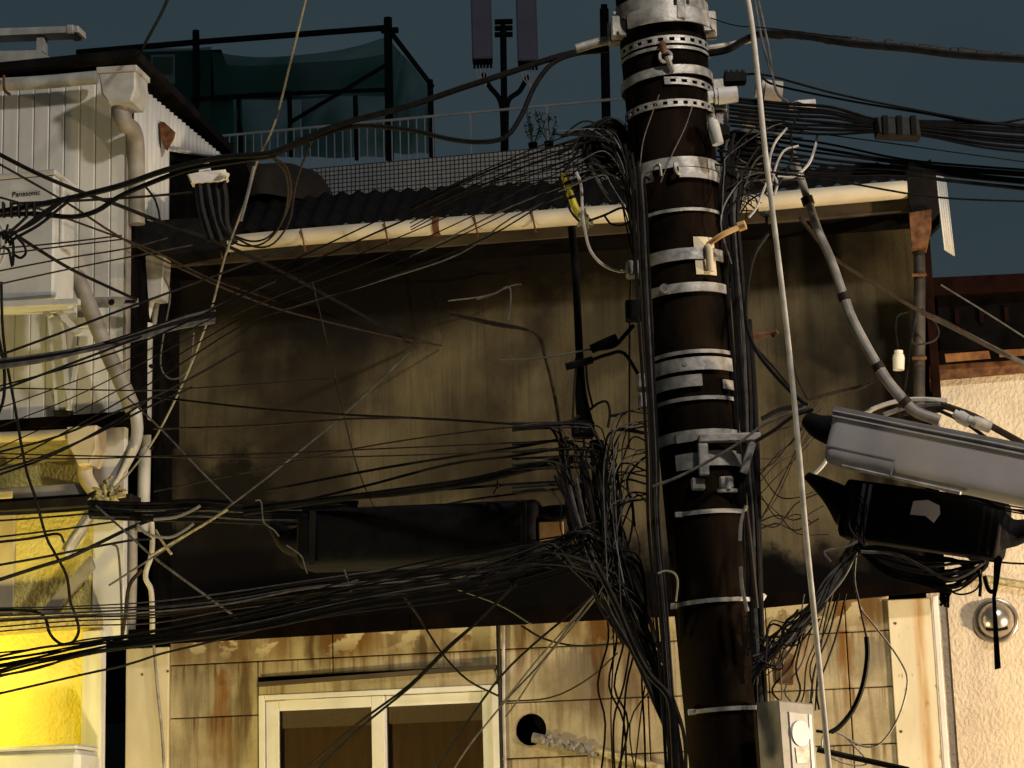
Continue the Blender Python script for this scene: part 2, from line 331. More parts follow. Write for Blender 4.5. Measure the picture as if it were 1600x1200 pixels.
def stucco_mat(name, c1, c2, dirt=.5):
    m = newmat(name, .85, .2); G = NG(m); X, Z = G.coord()
    base = G.mix(G.noise(7, (1, 1, 1), 6, .3, .7), c1, c2)
    base = G.mix(G.op('MULTIPLY', G.noise(3.0, (1.5, 1, .5), 8, .55, .8), dirt), base, (c1[0]*.4, c1[1]*.38, c1[2]*.36))
    G.l.new(base, G.b.inputs['Base Color']); h = G.noise(48, (1, 1, .8), 3, .35, .65, .5); G.bump(h, .40, .010); return m
MT['stucco'] = stucco_mat('cream_stucco', (.50, .42, .31), (.58, .50, .38))
MT['ystucco'] = stucco_mat('pale_ochre_stucco', (.62, .53, .17), (.70, .60, .21), .2)
def siding_mat():
    m = newmat('white_board_siding', .6, .35); G = NG(m); X, Z = G.coord()
    base = G.mix(G.noise(3, (1, 1, .5), 8, .3, .7), (.55, .545, .52), (.66, .655, .625))
    base = G.mix(G.op('MULTIPLY', G.noise(12, (1.2, 1, .10), 5, .5, .8), .35), base, (.28, .265, .24))
    base = G.mix(G.op('MULTIPLY', G.noise(1.7, (1, 1, 1), 8, .5, .75), .4), base, (.32, .29, .26))
    G.l.new(base, G.b.inputs['Base Color']); return m
MT['siding'] = siding_mat()

# ---------------------------------------------------------------- old two-storey house in the middle
H = empty('old_house', F.M, 'dark mould-stained two-storey house in the middle, rust-streaked panels and white window below', 'house')
lo_z = .12
a = F.pt(250, 395, 0); b = F.pt(1425, 320, 0); c = F.pt(1440, 960, 0); d = F.pt(250, 1010, 0)
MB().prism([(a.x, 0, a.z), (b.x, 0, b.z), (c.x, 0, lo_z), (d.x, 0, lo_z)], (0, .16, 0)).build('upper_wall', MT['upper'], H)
MB().box((a.x, .17, lo_z), (b.x, 5.0, a.z-.1)).build('rear_block', MT['dark'], H)
# eaves: gutter lengths, soffit, roof
GY = -.52
gut = [(226, 396), (430, 373), (683, 354), (900, 338), (1120, 322), (1290, 306), (1418, 297)]
def seg(name, pts, r, m, k=10):
    return F.tube(name, pts, GY, r, m, H, k)
seg('gutter', [(226, 396), (330, 384), (430, 374), (560, 363), (681, 354)], 14, MT['creamgut'])
seg('gutter', [(686, 354), (800, 346), (900, 338), (1020, 330), (1118, 322)], 14.5, MT['creamgut'])
seg('gutter', [(1123, 322), (1210, 314), (1300, 306), (1418, 296)], 14.5, MT['creamgut'])
for x, y in ((683.5, 354), (1120.5, 322)):
    F.tube('gutter_joint', [(x-5, y+.4), (x+5, y-.4)], GY, 16, MT['rust'], H, 10)
F.prism('soffit', [(1200, 322), (1425, 306), (1428, 330), (1200, 348)], GY+.07, GY+.10, MT['soffit'], H)
F.prism('soffit', [(246, 398), (1195, 328), (1195, 346), (246, 418)], GY+.07, GY+.10, MT['soffit'], H)
MB().prism([F.pt(246, 412, GY+.11), F.pt(1425, 326, GY+.11), F.pt(1425, 326, GY+.11)+Vector((0, .52, 0)), F.pt(246, 412, GY+.11)+Vector((0, .52, 0))], (0, 0, .02)).build('soffit', MT['dark'], H)
for x in (340, 470, 600, 740, 830):
    y = 396-(x-226)*.083; F.tube('gutter_hanger', [(x, y-18), (x+7, y+17)], GY-.055, 1.6, MT['rust'], H, 5, False)
# corrugated roof: ribs run up the slope
A0, A1 = F.pt(205, 376, GY+.03), F.pt(1452, 276, GY+.03); B0, B1 = F.pt(230, 318, 1.9), F.pt(1455, 252, 1.9)
v = []; fcs = []; nr = 46; st = 6
for i in range(nr*st+1):
    t = i/(nr*st); h = .016*math.cos(2*math.pi*i/st)
    for A, B in ((A0, A1), (B0, B1)):
        p = A.lerp(B, t); v.append((p.x, p.y, p.z+h)); 
    for A, B in ((A0, A1), (B0, B1)):
        p = A.lerp(B, t); v.append((p.x, p.y, p.z+h-.012))
for i in range(nr*st):
    q = i*4; fcs += [(q, q+1, q+5, q+4), (q+2, q+6, q+7, q+3), (q, q+4, q+6, q+2), (q+1, q+3, q+7, q+5)]
mesh('roof', v, fcs, MT['roof'], H, True)
# right-hand gable: corrugated sheet, lit look put into its white colour and short length, rusty post, hopper and downpipe
v = []; fcs = []; n = 18
for i in range(n+1):
    t = i/n; off = .012*math.cos(t*2*math.pi*4.5)
    for (xt, yt), (xb, yb), up in (((1456, 268), (1462, 640), 0), ((1456, 268), (1462, 640), 1)):
        p = F.pt(1458, 270, GY+.02) if not up else F.pt(1472, 392, GY+.02)
        v.append((p.x+.012+t*.058+off*.4, GY+.0+t*.16+off, p.z))
for i in range(n): fcs.append((i*2, i*2+2, i*2+3, i*2+1))
o = mesh('gable_sheet', v, fcs, MT['acwhite'], H, True); md = o.modifiers.new('thickness', 'SOLIDIFY'); md.thickness = .004
F.prism('barge_board', [(1412, 282), (1462, 263), (1468, 330), (1446, 352), (1424, 332)], GY-.03, GY+.3, MT['roof'], H, .004)
F.box('gable_post', 1446, 300, 1460, 640, GY+.05, GY+.16, MT['reddark'], H)
F.prism('rain_hopper', [(1420, 332), (1455, 326), (1455, 350), (1447, 387), (1424, 388)], GY-.06, GY+.06, MT['rust'], H, .006)
F.tube('downpipe', [(1436, 386), (1437, 450), (1436, 640)], GY+.02, 9, MT['olddown'], H, 10)
for y in (430, 560): F.tube('pipe_clip', [(1425, y), (1448, y-1)], GY-.02, 2.6, MT['rust'], H, 6, False)
# left-hand downpipe group in the gap
F.prism('rain_hopper', [(226, 398), (257, 396), (254, 440), (252, 466), (231, 468), (228, 440)], GY-.08, GY+.04, MT['pvc'], H, .008)
F.tube('downpipe', [(237, 466), (226, 508)], GY, 7, MT['pvc'], H, 8, False)
F.tube('downpipe', [(246, 466), (240, 508)], GY+.02, 5, MT['pvcdark'], H, 8, False)
F.tube('downpipe', [(229, 506), (227, 640), (224, 790), (222, 830)], GY-.01, 10.5, MT['pvc'], H, 10)
F.tube('downpipe', [(206, 800), (206, 890), (203, 1000)], GY, 9, MT['pvcdark'], H, 10)
for x, y in ((228, 573), (226, 700)): F.tube('pipe_clip', [(x-12, y), (x+13, y-1)], GY-.025, 3.4, MT['blackmetal'], H, 6, False)
F.box('gap_shade_strip', 239, 420, 250, 990, GY+.08, GY+.3, MT['dark'], H)  # near-black strip standing for the shade in the gap
# lower pent roof / flashing between the storeys
def pent(x0, y0, x1, y1, th):
    a = F.pt(x0, y0, YL-.14); b = F.pt(x1, y1, YL-.14)
    dz = pm(th, 12.4)
    MB().prism([(a.x, YL-.14, a.z), (b.x, YL-.14, b.z), (b.x, YL-.14, b.z+dz), (a.x, YL-.14, a.z+dz)], (0, .03, 0)).build('flashing', MT['pent'], H)
    MB().prism([(a.x, YL-.11, a.z+dz*.3), (a.x, 0, a.z+dz*1.5), (a.x, 0, a.z+dz*1.2), (a.x, YL-.11, a.z)], (b.x-a.x, 0, b.z-a.z)).build('pent_roof', MT['pent'], H)
pent(200, 1009, 640, 984, 26); pent(642, 984, 1060, 962, 26); pent(1062, 962, 1464, 923, 20)
MB().box((F.pt(196, 1010, YL).x, YL+.13, lo_z), (F.pt(1455, 1000, YL).x, -.001, F.pt(700, 985, YL).z)).build('lower_wall', MT['dark'], H)
# siding panels, row by row, with recessed joints
zj = F.pt(265, 1040, YL).z; zh = zj-F.pt(265, 1123, YL).z
cols = [265, 520, 777, 1010, 1200, 1325, 1396]
us = [F.pt(x, 1040, YL).x for x in cols]
ztop = F.pt(600, 975, YL).z+.02
zr = [ztop, zj, zj-zh, zj-2*zh, zj-3*zh, zj-4*zh]
uw0, uw1 = F.pt(403, 1097, YL).x, F.pt(783, 1062, YL).x; zw = F.pt(590, 1050, YL).z
hole = F.pt(830, 1140, YL); hr = pm(25, 12.4)
def panel(u0, u1, z0, z1, cut=False):
    g = .003
    if not cut:
        MB().box((u0+g, YL, z0+g), (u1-g, YL+.03, z1-g), .004).build('siding_panel', MT['panel'], H); return
    bm = bmesh.new(); loop = [bm.verts.new((x, YL, z)) for x, z in ((u0+g, z0+g), (u1-g, z0+g), (u1-g, z1-g), (u0+g, z1-g))]
    ed = [bm.edges.new((loop[i], loop[(i+1) % 4])) for i in range(4)]
    cir = [bm.verts.new((hole.x+hr*math.cos(t*math.pi/12), YL, hole.z+hr*math.sin(t*math.pi/12))) for t in range(24)]
    ed += [bm.edges.new((cir[i], cir[(i+1) % 24])) for i in range(24)]
    bmesh.ops.triangle_fill(bm, use_beauty=True, use_dissolve=False, edges=ed)
    bmesh.ops.delete(bm, geom=[f for f in bm.faces if (f.calc_center_median()-Vector((hole.x, YL, hole.z))).length < hr*.98 and all((q.co-Vector((hole.x, YL, hole.z))).length < hr*1.01 for q in f.verts)], context='FACES')
    me = bpy.data.meshes.new('siding_panel'); bm.to_mesh(me); bm.free(); me.materials.append(MT['panel'])
    o = bpy.data.objects.new('siding_panel', me); link(o, H); s_ = o.modifiers.new('thickness', 'SOLIDIFY'); s_.thickness = .03; s_.offset = 0
for r in range(5):
    z1, z0 = zr[r], zr[r+1]
    for k in range(len(us)-1):
        u0, u1 = us[k], us[k+1]
        if z0 < zw-.002 and u1 > uw0 and u0 < uw1:          # leave the window opening
            if z1 > zw+.03: panel(max(u0, uw0), min(u1, uw1), zw+.001, z1)
            for s0, s1 in ((u0, min(u1, uw0)), (max(u0, uw1), u1)):
                if s1-s0 > .03: panel(s0, s1, z0, z1, cut=(s0 < hole.x < s1 and z0 < hole.z-hr and z1 > hole.z+hr))
            continue
        panel(u0, u1, z0, z1, cut=(u0 < hole.x < u1 and z0 < hole.z-hr and z1 > hole.z+hr))
MT['cornerl'] = corner_mat(None); MT['cornerr'] = corner_mat(F.pt(1437, 1000, YL).x)
F.box('corner_cladding', 196, 1012, 263, 1500, YL-.02, YL+.06, MT['cornerl'], H)
F.box('corner_cladding', 1397, 935, 1466, 1500, YL-.02, YL+.06, MT['cornerr'], H)
F.box('corner_bead', 1468, 930, 1477, 1500, YL-.03, YL+.06, MT['alum'], H)
for x, y in ((222, 1054), (262, 1049), (1399, 974), (1408, 1143)): F.tube('screw', [(x, y, YL-.024), (x, y, YL-.016)], YL, 2.2, MT['rust'], H, 6, False)
# wall sleeve behind the hole, with the lagged pipe leaving it
MB().tube([Vector((hole.x, YL-.004, hole.z)), Vector((hole.x, YL+.035, hole.z))], hr*1.02, 20, False, False).build('wall_sleeve', MT['rust'], H)
# window
zb = F.pt(590, 1420, YL).z; zt = F.pt(590, 1078, YL-.05).z
WN = mesh('window', [], [], MT['alum'], H)
def wb(name, x0, x1, z0, z1, f0, f1, m, p): return MB().box((x0, f0, z0), (x1, f1, z1), .003).build(name, m, p)
U = lambda x: F.pt(x, 1150, YL-.05).x
d1 = pm(1, 12.3)
wb('frame', U(405), U(414), zb, zt, YL-.06, YL+.05, MT['alum'], WN); wb('frame', U(770), U(781), zb, zt, YL-.06, YL+.05, MT['alum'], WN)
wb('frame', U(414)+.001, U(770)-.001, zt-d1*8, zt, YL-.06, YL+.05, MT['alum'], WN)
zs = zt-d1*9
for (x0, x1, dy) in ((415, 600, -.02), (584, 769, .012)):
    w = 20 if x0 == 415 else 17
    wb('sash', U(x0), U(x0+w), zb, zs, YL-.02+dy, YL+.008+dy, MT['alum'], WN); wb('sash', U(x1-w), U(x1), zb, zs, YL-.02+dy, YL+.008+dy, MT['alum'], WN)
    wb('sash', U(x0+w)+.001, U(x1-w)-.001, zs-d1*17, zs, YL-.02+dy, YL+.008+dy, MT['alum'], WN)
    wb('pane', U(x0+w), U(x1-w), zb, zs-d1*16, YL-.008+dy, YL-.003+dy, MT['glass'], WN)
wb('pane_top_strip', U(425), U(762), zs-d1*44, zs-d1*14, YL+.02, YL+.045, MT['panestrip'], WN)  # paler strip across the top of both panes
wb('curtain', U(416), U(768), zb, zs, YL+.055, YL+.065, MT['curtain'], WN)
F.prism('window_header', [(404, 1072), (772, 1044), (776, 1060), (776, 1068), (404, 1098)], YL-.05, YL+.01, MT['panel'], H, .004)
F.prism('window_header', [(401, 1066), (774, 1038), (774, 1045), (401, 1073)], YL-.075, YL+.01, MT['soffit'], H)
F.tube('conduit', [(779, 965), (780, 1080), (784, 1260)], YL-.05, 3.2, MT['blackmetal'], H, 6)
F.tube('conduit', [(787, 965), (787, 1100), (791, 1260)], YL-.04, 2.6, MT['palewire'], H, 6)
F.tube('conduit', [(240, 1008), (246, 1080), (254, 1160), (258, 1260)], YL-.035, 2.4, MT['galvold'], H, 6)

lag = empty('lagged_pipe', px(830, 1150, 12.2), 'lumpy wrapped pipe coming out of the round wall hole right of the window', 'pipe')
def at(o, pts): return [Vector(p)-o.matrix_world.translation for p in pts]
random.seed(5)
b = MB(); pts = [(832, 1152), (850, 1156), (872, 1162), (900, 1166), (925, 1172)]
b.tube(at(lag, [F.M @ F.pt(x, y, YL-.03) for x, y in pts]), .028, 8)
for i in range(26):
    t = i/25; x = 846+t*82; y = 1155+t*20+random.uniform(-5, 5); p = F.M @ F.pt(x, y, YL-.055); r = random.uniform(.012, .022)
    q = p+Vector((random.uniform(-.02, .02), -.01, random.uniform(-.015, .02))); b.tube(at(lag, [p, q]), r, 6, True, False)
b.build('lagging', MT['guard'], lag, True)
MB().tube(at(lag, [F.M @ F.pt(x, y, YL-.03) for x, y in ((925, 1172), (965, 1183), (1030, 1200), (1060, 1215))]), .022, 8).build('pipe', MT['tape'], lag, True)

# ---------------------------------------------------------------- white boarded house at the left
L = empty('boarded_house', LF.M, 'house at the left edge, off-white boards above and ochre stucco below', 'house')
uC = LF.pt(196, 400, 0).x; bw = pm(27.2, 12.4)
zT, zB = LF.pt(100, 116, 0).z, LF.pt(100, 655, 0).z
for k in range(12):
    MB().box((uC-(k+1)*bw+.002, 0, zB), (uC-k*bw-.002, .03, zT), .005).build('siding_board', MT['siding'], L)
MB().box((uC-12*bw, .034, zB), (uC-.005, 1.3, zT+.02)).build('core_wall', MT['dark'], L)
MB().box((uC+.0, -.012, zB), (uC+.016, .05, zT), .003).build('corner_trim', MT['pvcdark'], L)
# corrugated side wall and the falling eave
uS = uC+.02
def sd(x, y): return LF.side(x, y, uS)
y_mid = sd(262, 300).y; y_end = sd(345, 243).y
r0, r1 = sd(214, 132), sd(346, 243); b1 = sd(262, 236); zlow = LF.side(240, 352, uS).z
v = []; fcs = []; n = 132
for i in range(n+1):
    t = i/n; yy = .04+(y_end-.04)*t; off = .010*math.cos(i*2*math.pi/6)
    top = r0.z+(r1.z-r0.z)*((yy-r0.y)/(r1.y-r0.y)); bot = zlow if yy < y_mid else b1.z+(r1.z-.02-b1.z)*((yy-y_mid)/(y_end-y_mid))
    v += [(uS+off, yy, top), (uS+off, yy, min(bot, top-.01))]
for i in range(n): fcs.append((2*i, 2*i+2, 2*i+3, 2*i+1))
o = mesh('corrugated_side', v, fcs, MT['siding'], L, True); o.modifiers.new('thickness', 'SOLIDIFY').thickness = .006
e0, e1 = sd(212, 112), sd(352, 243)
MB().prism([(-3.2, e0.y-.15, e0.z+.03), (uS+.06, e0.y-.15, e0.z+.03), (uS+.06, e1.y, e1.z), (-3.2, e1.y, e1.z)], (0, 0, .055)).build('roof', MT['roof'], L)
MB().tube([(uS+.07, y_mid, b1.z-.005), (uS+.07, y_end, r1.z-.025)], .012, 6, True, False).build('edge_trim', MT['pvc'], L)
MB().box((uS-.15, y_mid+.02, zlow-.5), (uS-.02, y_end+1.5, b1.z+.05)).build('side_opening', MT['dark'], L)
# gutter, hopper, downpipe
LF.tube('gutter', [(-40, 134), (60, 129), (151, 121)], -.12, 11, MT['pvc'], L, 10)
LF.tube('gutter_bracket', [(6, 118), (7, 140), (16, 148)], -.19, 2.5, MT['rust'], L, 6)
hp = [(152, 107), (211, 103), (212, 138), (205, 158), (168, 160), (158, 146)]
LF.prism('rain_hopper', hp, -.30, -.10, MT['pvc'], L, .012)
LF.prism('rain_hopper', [(150, 105), (213, 101), (213, 109), (150, 113)], -.315, -.09, MT['pvc'], L, .004)
LF.tube('downpipe', [(188, 158, -.2), (188, 176, -.2), (195, 192, -.19), (207, 203, -.10), (212, 222, -.02), (213, 260, .02), (213, 350, .04)], -.1, 14, MT['pvcdark'], L, 12)
LF.tube('pipe_collar', [(188, 160), (188, 168)], -.2, 16, MT['pvc'], L, 12, False)
LF.prism('rusty_bracket', [(249, 189), (257, 191), (270, 203), (268, 212), (257, 232), (251, 215)], .45, .50, MT['rust'], L)
# base flashing of the upper floor, gutter and hopper under it
LF.box('base_flashing', -40, 650, 207, 667, -.05, .35, MT['pent'], L)
LF.tube('gutter', [(-40, 684), (40, 682), (104, 679)], -.02, 9, MT['cream'], L, 10)
LF.prism('rain_hopper', [(104, 667), (150, 664), (150, 700), (140, 725), (122, 727), (104, 690)], -.10, .06, MT['cream'], L, .008)
LF.tube('downpipe', [(133, 722), (134, 745), (146, 768)], -.02, 12, MT['cream'], L, 10)
# ground floor: stucco, trims, ledges
u0 = LF.pt(-60, 900, .1).x; u1 = LF.pt(146, 900, .1).x
MB().box((u0, .10, lo_z), (u1, .13, zB-.01)).build('stucco_wall', MT['ystucco'], L)
MB().box((u1-.001, .085, LF.pt(160, 1000, .085).z), (LF.pt(193, 900, .08).x, .14, zB-.02), .004).build('corner_board', MT['siding'], L)
ul0 = LF.pt(127, 1100, .05).x; ul1 = LF.pt(158, 1100, .05).x
MB().box((ul0, .05, lo_z), (ul1, .12, LF.pt(140, 985, .05).z), .004).build('corner_board', MT['siding'], L)
LF.box('ledge', -50, 760, 138, 778, -.02, .12, MT['pvcdark'], L); LF.box('ledge_rail', -50, 779, 205, 794, -.06, .10, MT['blackmetal'], L)
LF.box('yellow_plate', -40, 768, 19, 780, -.075, -.065, MT['cream'], L)
LF.prism('canopy', [(-50, 963), (142, 955), (142, 975), (-50, 990)], -.10, .1, MT['tape'], L, .006)
LF.prism('brace_board', [(48, 972), (140, 868), (146, 886), (70, 972)], -.02, .02, MT['pvcdark'], L, .003)
LF.box('wall_panel', -60, 770, 22, 960, .085, .099, MT['cream'], L)

# ---------------------------------------------------------------- stucco house at the right, dark roofs behind it
Rr = empty('stucco_house', RF.M, 'cream stucco house at the right edge under a rusty metal coping', 'house')
a = RF.pt(1455, 590, 0); b = RF.pt(1455, 572, 0); e = RF.pt(1720, 560, 0)
MB().box((a.x, 0, lo_z), (e.x, .2, a.z)).build('stucco_wall', MT['stucco'], Rr)
MB().box((a.x-.11, .03, lo_z), (a.x-.001, .2, RF.pt(1470, 925, 0).z)).build('stucco_return', MT['stucco'], Rr)
RF.prism('coping', [(1452, 571), (1700, 556), (1700, 572), (1452, 593)], -.05, .3, MT['rust'], Rr, .004)
RF.prism('coping', [(1450, 549), (1700, 537), (1700, 553), (1450, 569)], -.09, .3, MT['pent'], Rr, .004)
RF.prism('peeling_strip', [(1476, 553), (1545, 548), (1548, 560), (1478, 566)], -.094, -.088, MT['peel'], Rr)
RF.prism('peeling_strip', [(1560, 547), (1640, 543), (1640, 553), (1562, 558)], -.094, -.088, MT['peel'], Rr)
MB().box((a.x+.02, .21, lo_z), (e.x, 3, a.z-.1)).build('rear_block', MT['dark'], Rr)
DK = empty('dark_shed', F.M @ Vector((4.5, 2.2, 0)), 'unlit dark shed with a red-brown roof edge behind the stucco house', 'shed')
q0 = F.pt(1462, 440, 1.6); q1 = F.pt(1760, 425, 1.6)
I2 = DK.matrix_world.inverted()
def dk(p): return I2 @ p
p0, p1 = F.M @ q0, F.M @ q1; w0 = dk(p0); w1 = dk(p1)
MB().prism([(w0.x, w0.y, -.1), (w1.x, w1.y, -.1), (w1.x, w1.y, w1.z), (w0.x, w0.y, w0.z)], (-.4, 2.2, 0)).build('wall', MT['dark'], DK)
MB().prism([w0+Vector((-.1, -.1, .0)), w1+Vector((.1, -.1, .0)), w1+Vector((.1, -.1, -.12)), w0+Vector((-.1, -.1, -.12))], (0, .06, 0)).build('roof_edge', MT['reddark'], DK)
for k in range(7):
    t = .08+k*.13; p = w0.lerp(w1, t); MB().box((p.x, p.y-.04, p.z-.30), (p.x+.03, p.y-.005, p.z-.2), .004).build('slat', MT['reddark'], DK)
# ---------------------------------------------------------------- far roof terrace
BY = 40.0
BF = Frame((-4.0, BY, 0))
T = empty('terrace_building', BF.M, 'distant roof terrace with a parapet of small white tiles and a pale railing', 'building')
a = BF.pt(438, 252, 0); b = BF.pt(985, 234, 0)
tz = a.z*.5+b.z*.5
MB().box((a.x-1.2, 0, tz-2.4), (b.x+.8, .25, tz)).build('parapet', MT['tile'], T)
MB().box((a.x-8, .3, .12), (b.x+.6, 8, tz-.6)).build('tower_block', MT['dark'], T)
for q in range(4):
    MB().box((a.x-8+.6+q*3.1, -.02+.29, 3.2), (a.x-8+2.2+q*3.1, .31, 4.6), .01).build('window', MT['glass'], T)
RZ = BF.pt(640, 185, .1).z
MB().tube([(a.x-1.6, .1, RZ), (b.x+.2, .1, RZ)], .026, 6, True, False).build('handrail', MT['railing'], T)
step = .158; n = int((BF.pt(690, 200, .1).x-(a.x-1.5))/step)
b0 = None
for i in range(n):
    if b0 is None: b0 = MB().tube([(0, 0, tz-.02), (0, 0, RZ-.02)], .013, 5, True, False).build('baluster', MT['railing'], T)
    else: b0 = link(b0.copy(), T)
    b0.location = (a.x-1.5+i*step, .1, 0)
for x in (735, 855): p = BF.pt(x, 190, .1); MB().tube([(p.x, .1, tz-.02), (p.x, .1, RZ)], .02, 6, True, False).build('rail_post', MT['railing'], T)
# netted frame on the terrace
NC = empty('netted_frame', BF.M @ Vector((-2, 1.2, tz)), 'dark scaffold frame hung with green netting on the far terrace', 'scaffold')
NI = NC.matrix_world.inverted()
def nc(x, y, dy=0): return NI @ (BF.M @ BF.pt(x, y, 1.2+dy))
def bar(name, p, q, r): return MB().tube([p, q], r, 6, True, False).build(name, MT['scaf'], NC, True)
for x, y0, y1, r in ((306, 48, 255, .075), (606, 28, 250, .085), (672, 125, 245, .06), (555, 150, 250, .05), (452, 150, 245, .05), (373, 150, 250, .06)): bar('post', nc(x, y0), nc(x+3, y1), r)
for (x0, y0), (x1, y1), r in (((120, 82), (306, 66), .06), ((306, 66), (608, 43), .06), ((612, 52), (676, 136), .05), ((300, 155), (455, 146), .05), ((455, 146), (606, 140), .04), ((596, 48), (622, 47), .06), ((452, 192), (606, 100), .04)): bar('beam', nc(x0, y0, -.05), nc(x1, y1, -.05), r)
def net(P, sag=.0):
    v = []; nn = 8; A, B, C_, D = [nc(*p) for p in P]
    for i in range(nn+1):
        for j in range(nn+1):
            s_, t = i/nn, j/nn; p = A.lerp(B, s_).lerp(D.lerp(C_, s_), t); p.z -= sag*math.sin(math.pi*s_)*(1-t); p.y += .06*math.sin(9*s_+4*t); v.append(p)
    f = [(i*(nn+1)+j, (i+1)*(nn+1)+j, (i+1)*(nn+1)+j+1, i*(nn+1)+j+1) for i in range(nn) for j in range(nn)]
    return mesh('netting', v, f, MT['net'], NC, True)
net([(330, 80), (600, 58), (602, 142), (335, 152)], .25); net([(130, 84), (330, 72), (330, 240), (200, 240)]); net([(608, 60), (672, 136), (672, 240), (608, 240)]); net([(470, 150), (604, 140), (604, 246), (470, 246)]); net([(310, 152), (470, 148), (470, 246), (310, 250)]); net([(340, 100), (600, 84), (602, 150), (340, 158)], .1)
# low hut and drum shapes seen through the net
SH = empty('terrace_hut', BF.M @ Vector((-8, 3.2, tz-.6)), 'grey terrace hut with a dark window behind the white roof rail', 'hut')
SI = SH.matrix_world.inverted()
def shp(x, y, yo): return SI @ (BF.M @ BF.pt(x, y, yo))
p, q = shp(120, 84, 3.0), shp(340, 260, 3.0); MB().box((p.x, p.y, p.z), (q.x, p.y+2, -.1)).build('wall', MT['dark'], SH)
p, q = shp(236, 86, 2.95), shp(272, 128, 2.95); w_ = MB().box((p.x, p.y, p.z), (q.x, p.y+.03, q.z)).build('window_frame', MT['railing'], SH)
p, q = shp(239, 89, 2.93), shp(269, 113, 2.93); MB().box((p.x, p.y, p.z), (q.x, p.y+.015, q.z)).build('pane', MT['glass'], w_)
# mobile phone antennas
mp_ = BF.M @ BF.pt(788, 245, .6)
AM = empty('antenna_mast', mp_, 'dark steel antenna mast rising between two panel antennas', 'mast')
def am(x, y): return BF.M @ BF.pt(x, y, .6)-mp_
MB().tube([am(789, 250), am(786, 40)], .062, 8, True, False).build('mast_tube', MT['scaf'], AM, True)
for y in (34, 44, 54): MB().box(am(773, y+4)+Vector((0, -.1, 0)), am(801, y-4)+Vector((0, .1, 0)), .01).build('mast_clamp', MT['scaf'], AM)
MB().tube([am(755, 115), am(765, 135), am(782, 158), am(786, 200), am(786, 245)], .05, 7).build('feeder_cable', MT['black'], AM, True)
MB().tube([am(825, 118), am(812, 142), am(794, 158), am(791, 200), am(791, 245)], .05, 7).build('feeder_cable', MT['black'], AM, True)
for x0, x1, yb, lab in ((737, 771, 94, 'purple-grey panel antenna left of the mast'), (808, 842, 97, 'purple-grey panel antenna right of the mast')):
    o = BF.M @ BF.pt(x0*.5+x1*.5, yb, .5); A_ = empty('panel_antenna', o, lab, 'antenna', 'panel antennas on the far terrace')
    w_ = pm(x1-x0, 40)/2
    MB().box((-w_, -.1, 0), (w_, .12, 2.3), .03).build('cover', MT['antenna'], A_)
    MB().box((-w_*.97, -.095, -.06), (w_*.97, .115, .002), .02).build('end_cap', MT['scaf'], A_)
    for k in range(6): MB().tube([(-w_*.8+k*w_*.32, .0, -.02), (-w_*.8+k*w_*.32, .0, -.16)], .024, 6, True, False).build('connector', MT['scaf'], A_)
    for k in range(4): MB().tube([(-w_*.6+k*w_*.4, .0, -.15), (-w_*.5+k*w_*.3, 0, -.32), (0.05, .05, -.5)], .012, 5).build('jumper', MT['railing'], A_)
o = BF.M @ BF.pt(948, 240, .8); GP = empty('steel_post', o, 'dark grey steel post on the far terrace just left of the pole', 'post')
p = BF.M @ BF.pt(944, 14, .8)-o; MB().tube([(0, 0, -.1), p], .085, 8, True, False).build('tube', MT['scaf'], GP, True); MB().box(p+Vector((-.06, -.06, 0)), p+Vector((.06, .06, .08)), .01).build('cap', MT['scaf'], GP)
# scraggy pot plants on the parapet
random.seed(11)
for x, lab in ((833, 'scraggy potted plant on the far parapet, further left'), (858, 'scraggy potted plant on the far parapet, nearer the utility pole')):
    o = BF.M @ BF.pt(x, 238, .12); o.z = (BF.M @ Vector((0, 0, tz))).z
    PT = empty('potted_plant', o, lab, 'plant', 'plants on the far parapet')
    MB().tube([(0, 0, 0), (0, 0, .14)], (.07, .09), 8, True, False).build('pot', MT['reddark'], PT)
    b = MB()
    for k in range(9):
        t = random.uniform(-.25, .25); h = random.uniform(.35, .8); b.tube([(0, 0, .1), (t*.5, 0, h*.5), (t, random.uniform(-.1, .1), h)], .008, 4)
        for j in range(6):
            z = h*random.uniform(.4, 1); c = Vector((t*z/h, 0, z)); s_ = .05; d_ = Vector((random.uniform(-1, 1), random.uniform(-1, 1), random.uniform(-.3, 1))).normalized()
            e = d_.orthogonal().normalized(); b.add([c, c+d_*s_+e*.02, c+d_*s_*2, c+d_*s_-e*.02], [(0, 1, 2, 3)])
    b.build('foliage', MT['leaf'], PT)
# rounded tarpaulin heap between the houses, and the unlit timber store beside it
o = px(415, 345, 15.6)
TP = empty('tarpaulin_heap', o, 'rounded heap under a brown tarpaulin on the roof beside the boarded house', 'tarpaulin')
v = []; fcs = []; nu, nv = 28, 12
for i in range(nu+1):
    for j in range(nv+1):
        s_ = -1+2*i/nu; th = math.pi*j/nv
        prof = (1-abs(s_)**2.6)**.5 if abs(s_) < 1 else 0
        rr = prof*(1+.04*math.sin(7*s_+3*th)+.03*math.sin(13*s_-2*th))
        v.append((s_*.60-.06+.05*rr, -math.cos(th)*.8*rr, math.sin(th)*.44*rr-.06))
for i in range(nu):
    for j in range(nv): q = i*(nv+1)+j; fcs.append((q, q+1, q+nv+2, q+nv+1))
mesh('sheet', v, fcs, MT['tarp'], TP, True)
MB().box((-.45, -.6, -.9), (.45, .65, -.02), .02).build('stack_below', MT['dark'], TP)
o = px(300, 352, 14.6); TS = empty('timber_store', o, 'unlit store with small reddish boxes in the gap beside the boarded house', 'shed')
MB().box((-.22, 0, -.5), (.36, .8, .46), .01).build('back_wall', MT['dark'], TS)
MB().box((-.20, -.10, .03), (.20, -.02, .05), .003).build('shelf', MT['dark'], TS)
